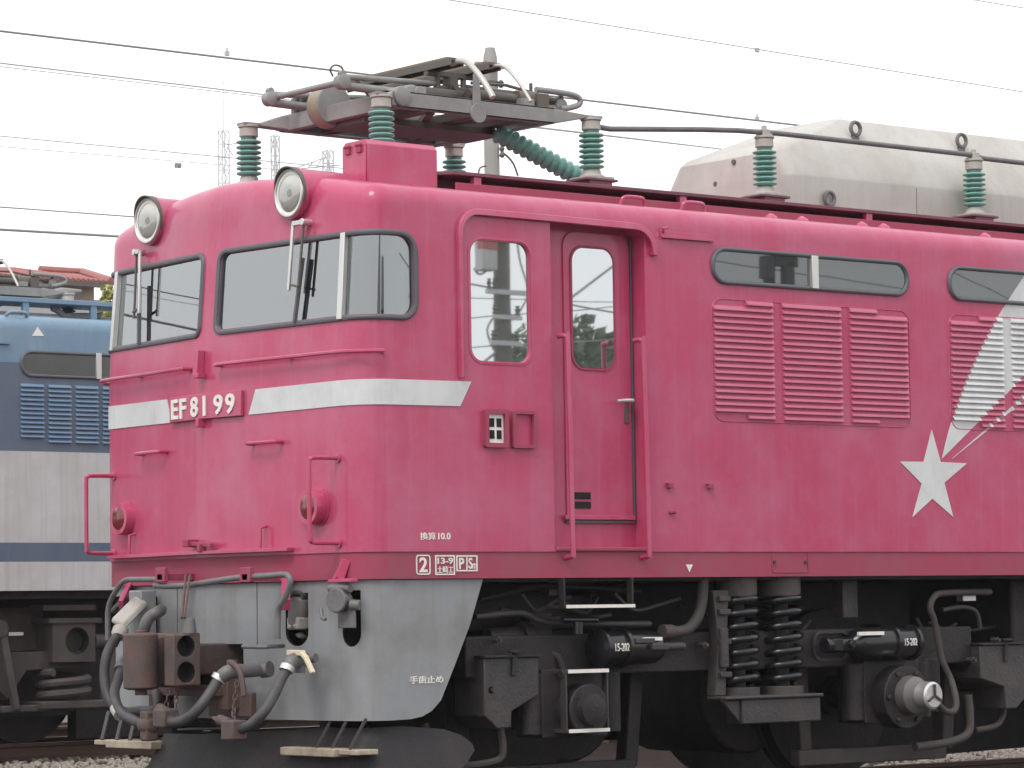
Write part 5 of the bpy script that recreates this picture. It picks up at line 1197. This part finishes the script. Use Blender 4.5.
# house with a red tiled roof behind the blue locomotive
YH = 46.
A, Bq, C = at(40, 268, 1, YH), at(90, 271, 1, YH), at(124, 287, 1, YH-3)
hz = (A.z+Bq.z)/2-.07; ez = at(90, 285, 1, YH-4).z
hs = empty('house', (A.x+3, YH, GZ), 'house with red tiled hip roof and beige walls beyond the blue locomotive', 'house')
x0, x1, y0, y1 = A.x-6.0, at(112, 283, 1, YH-4.5).x-.5, YH-4, YH+4
g = MB(); rx0, rx1 = x0+3.4, Bq.x-.2
v = [(x0-.5, y0-.5, ez), (x1+.5, y0-.5, ez), (x1+.5, y1+.5, ez), (x0-.5, y1+.5, ez), (A.x, YH, hz), (rx1, YH, hz)]
g.add(v, [(0, 1, 5, 4), (1, 2, 5), (2, 3, 4, 5), (3, 0, 4), (3, 2, 1, 0)])
for k in range(46):                                         # rounded tile ridges down the near slope
    x = x0-.4+(x1-x0+.8)*k/45; t = 1.0
    if x < A.x: t = (x-(x0-.5))/(A.x-(x0-.5))
    if x > rx1: t = 1-(x-rx1)/(x1+.5-rx1)
    t = max(.02, t); g.tube([Vector((x, y0-.52, ez+.02)), Vector((x, y0-.5+(YH-y0+.5)*t, ez+(hz-ez)*t+.03))], .05, 6)
g.tube([Vector((A.x, YH, hz+.03)), Vector((rx1, YH, hz+.03))], .09, 8); g.tube([Vector((rx1, YH, hz+.04)), Vector((x1+.5, y0-.5, ez+.04))], .09, 8); g.build('roof', M['tile'], hs, smooth=40)
g = MB(); g.box((x0, y0, GZ-.1), (x1+.38, y1, ez)); wl_ = g.build('wall', M['wall'], hs)
g = MB(); g.box((x0-.5, y0-.55, ez-.10), (x1+.5, y0-.45, ez)); g.build('gutter', M['pantod'], hs)
q = at(98, 302, 1, y0-2.5)
g = MB(); g.box((x0, y0-2.5, GZ), (x1+3, y0-.6, q.z-.3)); g.add([(x0-.3, y0-2.9, q.z-.35), (x1+3.3, y0-2.9, q.z-.35), (x1+3.3, y0-.58, q.z+.30), (x0-.3, y0-.58, q.z+.30)], [(0, 1, 2, 3)])
sh = empty('shed', (A.x, y0-1.5, GZ), 'low grey roofed shed standing before the red roofed house', 'shed')
MB().box((x0, y0-2.5, GZ-.1), (x1+3, y0-.6, q.z-.36)).build('wall', M['wall'], sh)
g = MB(); g.prism([(y0-2.9, q.z-.40), (y0-.4, q.z+.28), (y0-.4, q.z+.22), (y0-2.9, q.z-.46)], lambda a, b_, d: Vector((d, a, b_)), x0-.3, x1+3.3); g.build('roof', M['roofgrey'], sh)
q = at(101, 293, 1, 34); tq = Vector((q.x+.30, 34, GZ))
tree('tree', tq, q.z*1.17, .5, 'small yellow-green tree between the house and the pink locomotive', M['leaf'], 1500, .05, 5)
# concrete pole behind the pantograph
q0, q1 = at(490, 48, 1, 38), at(493, 175, 1, 38)
po = empty('utility_pole', (q0.x, 38, GZ), 'round concrete utility pole rising behind the folded pantograph', 'pole')
g = MB(); g.rev((q1.x, 38, GZ-.3), (q0.x, 38, q0.z), [(0, .20), (.96, .155), (.985, .145), (1, .10)], 24); g.build('shaft', M['concrete'], po)
g = MB(); a = at(497, 66, 1, 37.8); e = at(478, 66, 1, 37.8); g.box((e.x-.1, 37.72, a.z-.06), (a.x+.15, 37.8, a.z+.03)); g.build('cross_arm', M['cap'], po)
g = MB(); z = at(490, 84, 1, 38).z; g.rev((q0.x, 38, z-.05), (q0.x, 38, z+.05), [(0, .17), (1, .17)], 20); c_ = at(501, 84, 1, 37.8); g.rev(c_-Vector((0, 0, .08)), c_+Vector((0, 0, .08)), [(0, .03), (.3, .07), (.5, .04), (.7, .07), (1, .03)], 10); c_ = at(502, 152, 1, 37.8); g.rev(c_-Vector((0, 0, .12)), c_+Vector((0, 0, .12)), [(0, .03), (.2, .06), (.5, .03), (.8, .06), (1, .03)], 10); g.tube([c_, at(509, 158, 1, 37.8), at(514, 165, 1, 37.8), at(518, 176, 1, 37.8)], .022, 6, 4); g.tube([at(486, 166, 1, 37.7), at(480, 168, 1, 37.7), at(478, 176, 1, 37.7)], .02, 6, 4); g.build('pole_insulator', M['pantod'], po)
# lattice masts
def lattice(name, px, ptop, Y, wid, label, cat, panel=.9, r=.045, top_rod=0, arms=()):
    q = at(px, ptop, 1, Y); o = empty(name, (q.x, Y, GZ), label, cat); h = q.z
    g = MB(); w2 = wid/2; n = int((h-GZ)/panel); cs_ = [(-w2, -w2), (w2, -w2), (w2, w2), (-w2, w2)]
    for a, b_ in cs_: g.tube([Vector((q.x+a, Y+b_, GZ-.2)), Vector((q.x+a, Y+b_, h))], r, 5)
    for k in range(n):
        z1 = h-panel*k; z0 = z1-panel
        for i in range(4):
            a, b_ = cs_[i], cs_[(i+1) % 4]
            if k % 2: a, b_ = b_, a
            g.tube([Vector((q.x+a[0], Y+a[1], z0)), Vector((q.x+b_[0], Y+b_[1], z1))], r*.6, 4); g.tube([Vector((q.x+a[0], Y+a[1], z1)), Vector((q.x+b_[0], Y+b_[1], z1))], r*.6, 4)
    g.build('lattice', M['galv'], o, smooth=0)
    if top_rod: 
        g = MB(); g.tube([Vector((q.x, Y, h-.2)), Vector((q.x, Y, h+top_rod))], r*.7, 5); g.tube([Vector((q.x-.5, Y, h+top_rod*.8)), Vector((q.x+.5, Y, h+top_rod*.8))], r*.5, 4); g.build('antenna', M['galv'], o)
    if arms:
        g = MB()
        for p0, p1 in arms: g.tube([at(*p0, 1, Y), at(*p1, 1, Y)], r*.9, 5)
        g.build('arm', M['galv'], o)
    return o
lattice('lattice_tower', 223.5, 131, 250, .78, 'slim grey lattice radio tower left of the roof insulator', 'tower', 1.3, .055, 6, [((227, 145), (242, 142)), ((227, 147), (233, 155)), ((233, 144), (240, 141))])
lattice('lattice_mast', 275, 136, 170, .42, 'slim pale lattice mast seen under the front of the pantograph', 'mast', 1.4, .05)
g0 = lattice('gantry_mast', 328, 151, 130, .42, 'low lattice mast with a bracket arm beside the pink roof box', 'mast', .7, .04, 0, [((296, 168), (326, 157)), ((296, 169), (340, 165)), ((308, 168), (314, 161)), ((316, 168), (322, 158))])
# ------------------------------------------------------------------ overhead wires
def wire_pts(p0, p1, Y, x0=-75, x1=110, sag=0):
    a, e = at(*p0, 1, Y), at(*p1, 1, Y); d = (e-a)/(e.x-a.x); return [a+d*(x-a.x) for x in (x0, x1)]
def wire(name, p0, p1, Y, r, label, m='wire', x0=-75, x1=110):
    o = MB().tube(wire_pts(p0, p1, Y, x0, x1), r, 6).build(name, M[m]); return tag(o, label, 'wire')
YO = 7.
ol = empty('overhead_line', (0, YO, 5), 'overhead line of thin messenger and contact wire joined by small clips above the pantograph', 'overhead line')
MB().tube(wire_pts((0, 31), (796, 125), YO), .0085, 6).build('contact_wire', M['wire'], ol)
MB().tube(wire_pts((450, 0), (1024, 92), YO), .0048, 6).build('messenger_wire', M['wirep'], ol)
for px, py, up in ((227, 55, -36), (757, 120, 50)):
    q, e = at(px, py, 1, YO), at(px, up, 1, YO)
    g = MB(); g.tube([q, e], .0018, 5); g.box(q-Vector((.018, .012, .006)), q+Vector((.018, .012, .03))); g.rev(q+Vector((0, 0, .025)), q+Vector((0, 0, .06)), [(0, .014), (1, .006)], 8)
    g.box(e-Vector((.02, .012, .02)), e+Vector((.02, .012, .02))); g.build('dropper', M['wirep'], ol)
wire('overhead_wire', (0, 63), (260, 94), 6, .0055, 'thin overhead wire running to the front knee of the pantograph', 'wirep')
wire('overhead_wire', (975, 0), (1024, 8), 22, .008, 'short piece of wire crossing the top right corner of the sky', 'wirep')
wire('overhead_wire', (0, 136), (340, 168), 14, .0055, 'upper of two close faint wires left of the lattice tower', 'wirep')
wire('overhead_wire', (0, 146.5), (175, 161), 40, .007, 'lower and faintest of two close wires with a small clip', 'wirep')
wire('overhead_wire', (0, 207), (137, 217), 12.3, .0065, 'thin wire meeting the pink locomotive at its far headlight')
wire('overhead_wire', (0, 229.5), (121, 236.5), 12.3, .0125, 'thick dark wire just below the far headlight, over the house roof')
wire('overhead_wire', (606, 136), (702, 147), 34, .008, 'faint wire between the busbar and the cream roof cover', 'wirep')
q = at(178, 165.5, 1, 40); g = MB(); g.box(q-Vector((.06, .03, .05)), q-Vector((.02, -.03, -.05))); g.box(q+Vector((.02, -.03, -.05)), q+Vector((.06, .03, .05))); g.tube([q-Vector((.09, 0, 0)), q+Vector((.09, 0, 0))], .008, 5); tag(g.build('wire_clip', M['wire']), 'tiny double clip hanging in the sky above the far headlight', 'wire clip')
# weeds and a stone beside the track under the bogie
q = at(834, 766, 1, -.3); q.z = GZ-.02; rnd = random.Random(4)
wd = empty('weed', q, 'small yellow-green weed in the ballast under the springs', 'weed'); g = MB(); g2 = MB()
for k in range(9):
    a = rnd.uniform(0, 6.28); e = Vector(q)+Vector((math.cos(a)*rnd.uniform(.03, .15), math.sin(a)*.10, rnd.uniform(.10, .30))); g.tube([q, (Vector(q)+e)/2+Vector((0, 0, .03)), e], .005, 5, 3); leaf_cloud(g2, [(e, .05)], 7, .035, rnd)
MB().rev(q+Vector((-.12, .02, -.02)), q+Vector((-.10, .02, .19)), [(0, .07), (.4, .085), (.75, .06), (1, .02)], 7).build('stone', M['stone'], wd) if False else None
g.build('stem', M['leaf'], wd); g2.build('foliage', M['leaf'], wd, smooth=0)

# ================================================================== across the tracks, behind the photographer: what the windows mirror
def mir_at(px, py, D): q = at(px, py, 1, D); return Vector((q.x, -q.y, q.z))
D0 = 52.; q = mir_at(504, 300, D0)
up = empty('utility_pole', (q.x, -D0, GZ), 'tall grey utility pole with cross arms and transformer, mirrored in the cab window', 'pole')
g = MB(); g.rev((q.x, -D0, GZ-.3), (q.x, -D0, 16.5), [(0, .27), (1, .20)], 20); g.build('shaft', M['pantod'], up)
g = MB(); g2 = MB()
for py, l, rr_ in ((238, 1.0, 1.2), (293, .75, .9), (318, .5, .4), (345, .6, .35)):
    z = mir_at(504, py, D0).z; g.box((q.x-l, -D0+.2, z-.06), (q.x+rr_, -D0+.30, z+.06))
    for x in (q.x-l+.1, q.x-.45, q.x+rr_-.1): g2.rev((x, -D0+.25, z+.05), (x, -D0+.25, z+.33), [(0, .03), (.2, .08), (.4, .04), (.6, .08), (.8, .04), (1, .06)], 10)
g.build('cross_arm', M['galv'], up); g2.build('pole_insulator', M['pantod'], up)
c_ = mir_at(482, 251, D0); g = MB(); g.box((c_.x-.30, -D0+.05, c_.z-.55), (c_.x+.24, -D0+.45, c_.z+.55)); tf = g.build('transformer', M['palegrey'], up, bevel=.03)
MB().box((c_.x-.305, -D0+.2, c_.z+.0), (c_.x+.245, -D0+.46, c_.z+.30)).build('transformer_band', M['redflag'], tf)
g = MB(); g.tube([mir_at(474, 268, D0), mir_at(480, 274, D0), mir_at(490, 268, D0), mir_at(499, 255, D0)], .03, 6, 4); g.tube([mir_at(518, 236, D0), mir_at(521, 262, D0), mir_at(528, 290, D0), mir_at(524, 305, D0), mir_at(514, 320, D0)], .025, 6, 4); g.tube([mir_at(495, 318, D0), mir_at(489, 330, D0), mir_at(494, 346, D0), mir_at(500, 352, D0)], .03, 6, 4); g.build('pole_cable', M['wire'], up)
def mwire(p0, p1, r, label, d0=D0, d1=D0):
    a, e = mir_at(*p0, d0), mir_at(*p1, d1); d = e-a; tag(MB().tube([a-d*4, e+d*4], r, 6).build('service_wire', M['wire']), label, 'wire')
mwire((468, 283), (505, 290), .028, 'thick service wire mirrored in the cab window, topmost of its three'); mwire((468, 318), (505, 315), .016, 'service wire mirrored low in the cab window beside the pole'); mwire((470, 348), (505, 346), .016, 'service wire mirrored at the bottom of the cab window')
mwire((572, 299), (613, 269), .035, 'thick slanting service wire mirrored in the cab door window'); mwire((571, 300), (613, 301), .014, 'thin level service wire mirrored in the cab door window')
mwire((730, 263), (905, 288), .016, 'service wire mirrored across the long engine room window')
mwire((955, 272), (1010, 300), .016, 'service wire mirrored across the second engine room window')
q2 = mir_at(768, 270, D0); up2 = empty('utility_pole', (q2.x, -D0, GZ), 'added pole and broad deck, mirrored to stand in for shapes inside the engine room window', 'pole')  # made-up pole, its reflection replaces shapes seen through the window
g = MB(); g.rev((q2.x, -D0, GZ-.2), (q2.x, -D0, q2.z+.1), [(0, .22), (1, .18)], 16); g.build('shaft', M['pantod'], up2)
g = MB()
for px, py, w_, h_ in ((775, 262, .95, .16), (757, 268, .35, .30), (779, 275, .34, .34)): e = mir_at(px, py, D0); g.box((e.x-w_/2, -D0+.2, e.z-h_), (e.x+w_/2, -D0+.5, e.z+h_))
g.build('transformer', M['roofgrey'], up2, bevel=.03)
# woodland and houses across the road
k = 0
for px, py in ((575, 338), (590, 330), (606, 327), (622, 324), (640, 330), (665, 326), (690, 334), (715, 330), (745, 335), (780, 332), (815, 338), (850, 333), (890, 336), (930, 331), (975, 338), (1020, 334)):
    t_ = mir_at(px+8, py, 78+6*(k % 3)); tree('tree', (t_.x, t_.y, GZ), t_.z-GZ, 3.4, ('dark leafy tree in the row across the road', 'dark leafy tree mirrored in the cab door window')[px < 612], M['leafd'], 1500, .30, 50+k, 'trees across the road'); k += 1
def box_house(x, y, w_, d_, h, label, m):
    o = empty('house', (x, y, GZ), label, 'house'); MB().box((x-w_/2, y-d_/2, GZ-.1), (x+w_/2, y+d_/2, h)).build('wall', m, o)
    g = MB(); g.prism([(y-d_/2-.5, h), (y, h+2.0), (y+d_/2+.5, h)], lambda a, b_, e: Vector((e, a, b_)), x-w_/2-.5, x+w_/2+.5); g.build('roof', M['roofgrey'], o, smooth=0)
    for j in range(int(w_//2.6)):
        xx = x-w_/2+1.2+2.6*j; f = MB().box((xx, y+d_/2, h-2.3), (xx+1.3, y+d_/2+.06, h-1.0)).build('window', M['alu'], o); MB().box((xx+.06, y+d_/2+.062, h-2.24), (xx+1.24, y+d_/2+.07, h-1.06)).build('pane', G_PILL, f)
box_house(-22, -62, 12, 9, 6.0, 'beige house with grey gabled roof across the road, seen only in reflections', M['wall'])
box_house(-5, -50, 11, 9, 11.5, 'tall pale grey apartment house with grey gabled roof across the road, seen only in reflections', M['palegrey'])
q0 = mir_at(812, 289, 60); q1 = mir_at(925, 297, 60)
box_house((q0.x+q1.x)/2, -60, q1.x-q0.x-1, 8, q0.z-2.0, 'tall narrow beige house mirrored low in the long engine room window', M['wall'])
box_house(9, -72, 6, 9, 9.5, 'concrete grey house with gabled roof across the road, seen only in reflections', M['concrete'])

# ------------------------------------------------------------------ pale air
hm = bpy.data.materials.new('haze_air'); hm.use_nodes = True; t = hm.node_tree; t.nodes.clear()
v = t.nodes.new('ShaderNodeVolumePrincipled'); v.inputs['Color'].default_value = (.95, .96, 1, 1); v.inputs['Density'].default_value = .0004; v.inputs['Anisotropy'].default_value = .2
o_ = t.nodes.new('ShaderNodeOutputMaterial'); t.links.new(v.outputs[0], o_.inputs['Volume'])
tag(MB().box((-120, -140, GZ-1.5), (420, 330, 32)).build('haze', hm, smooth=0), kind='stuff')
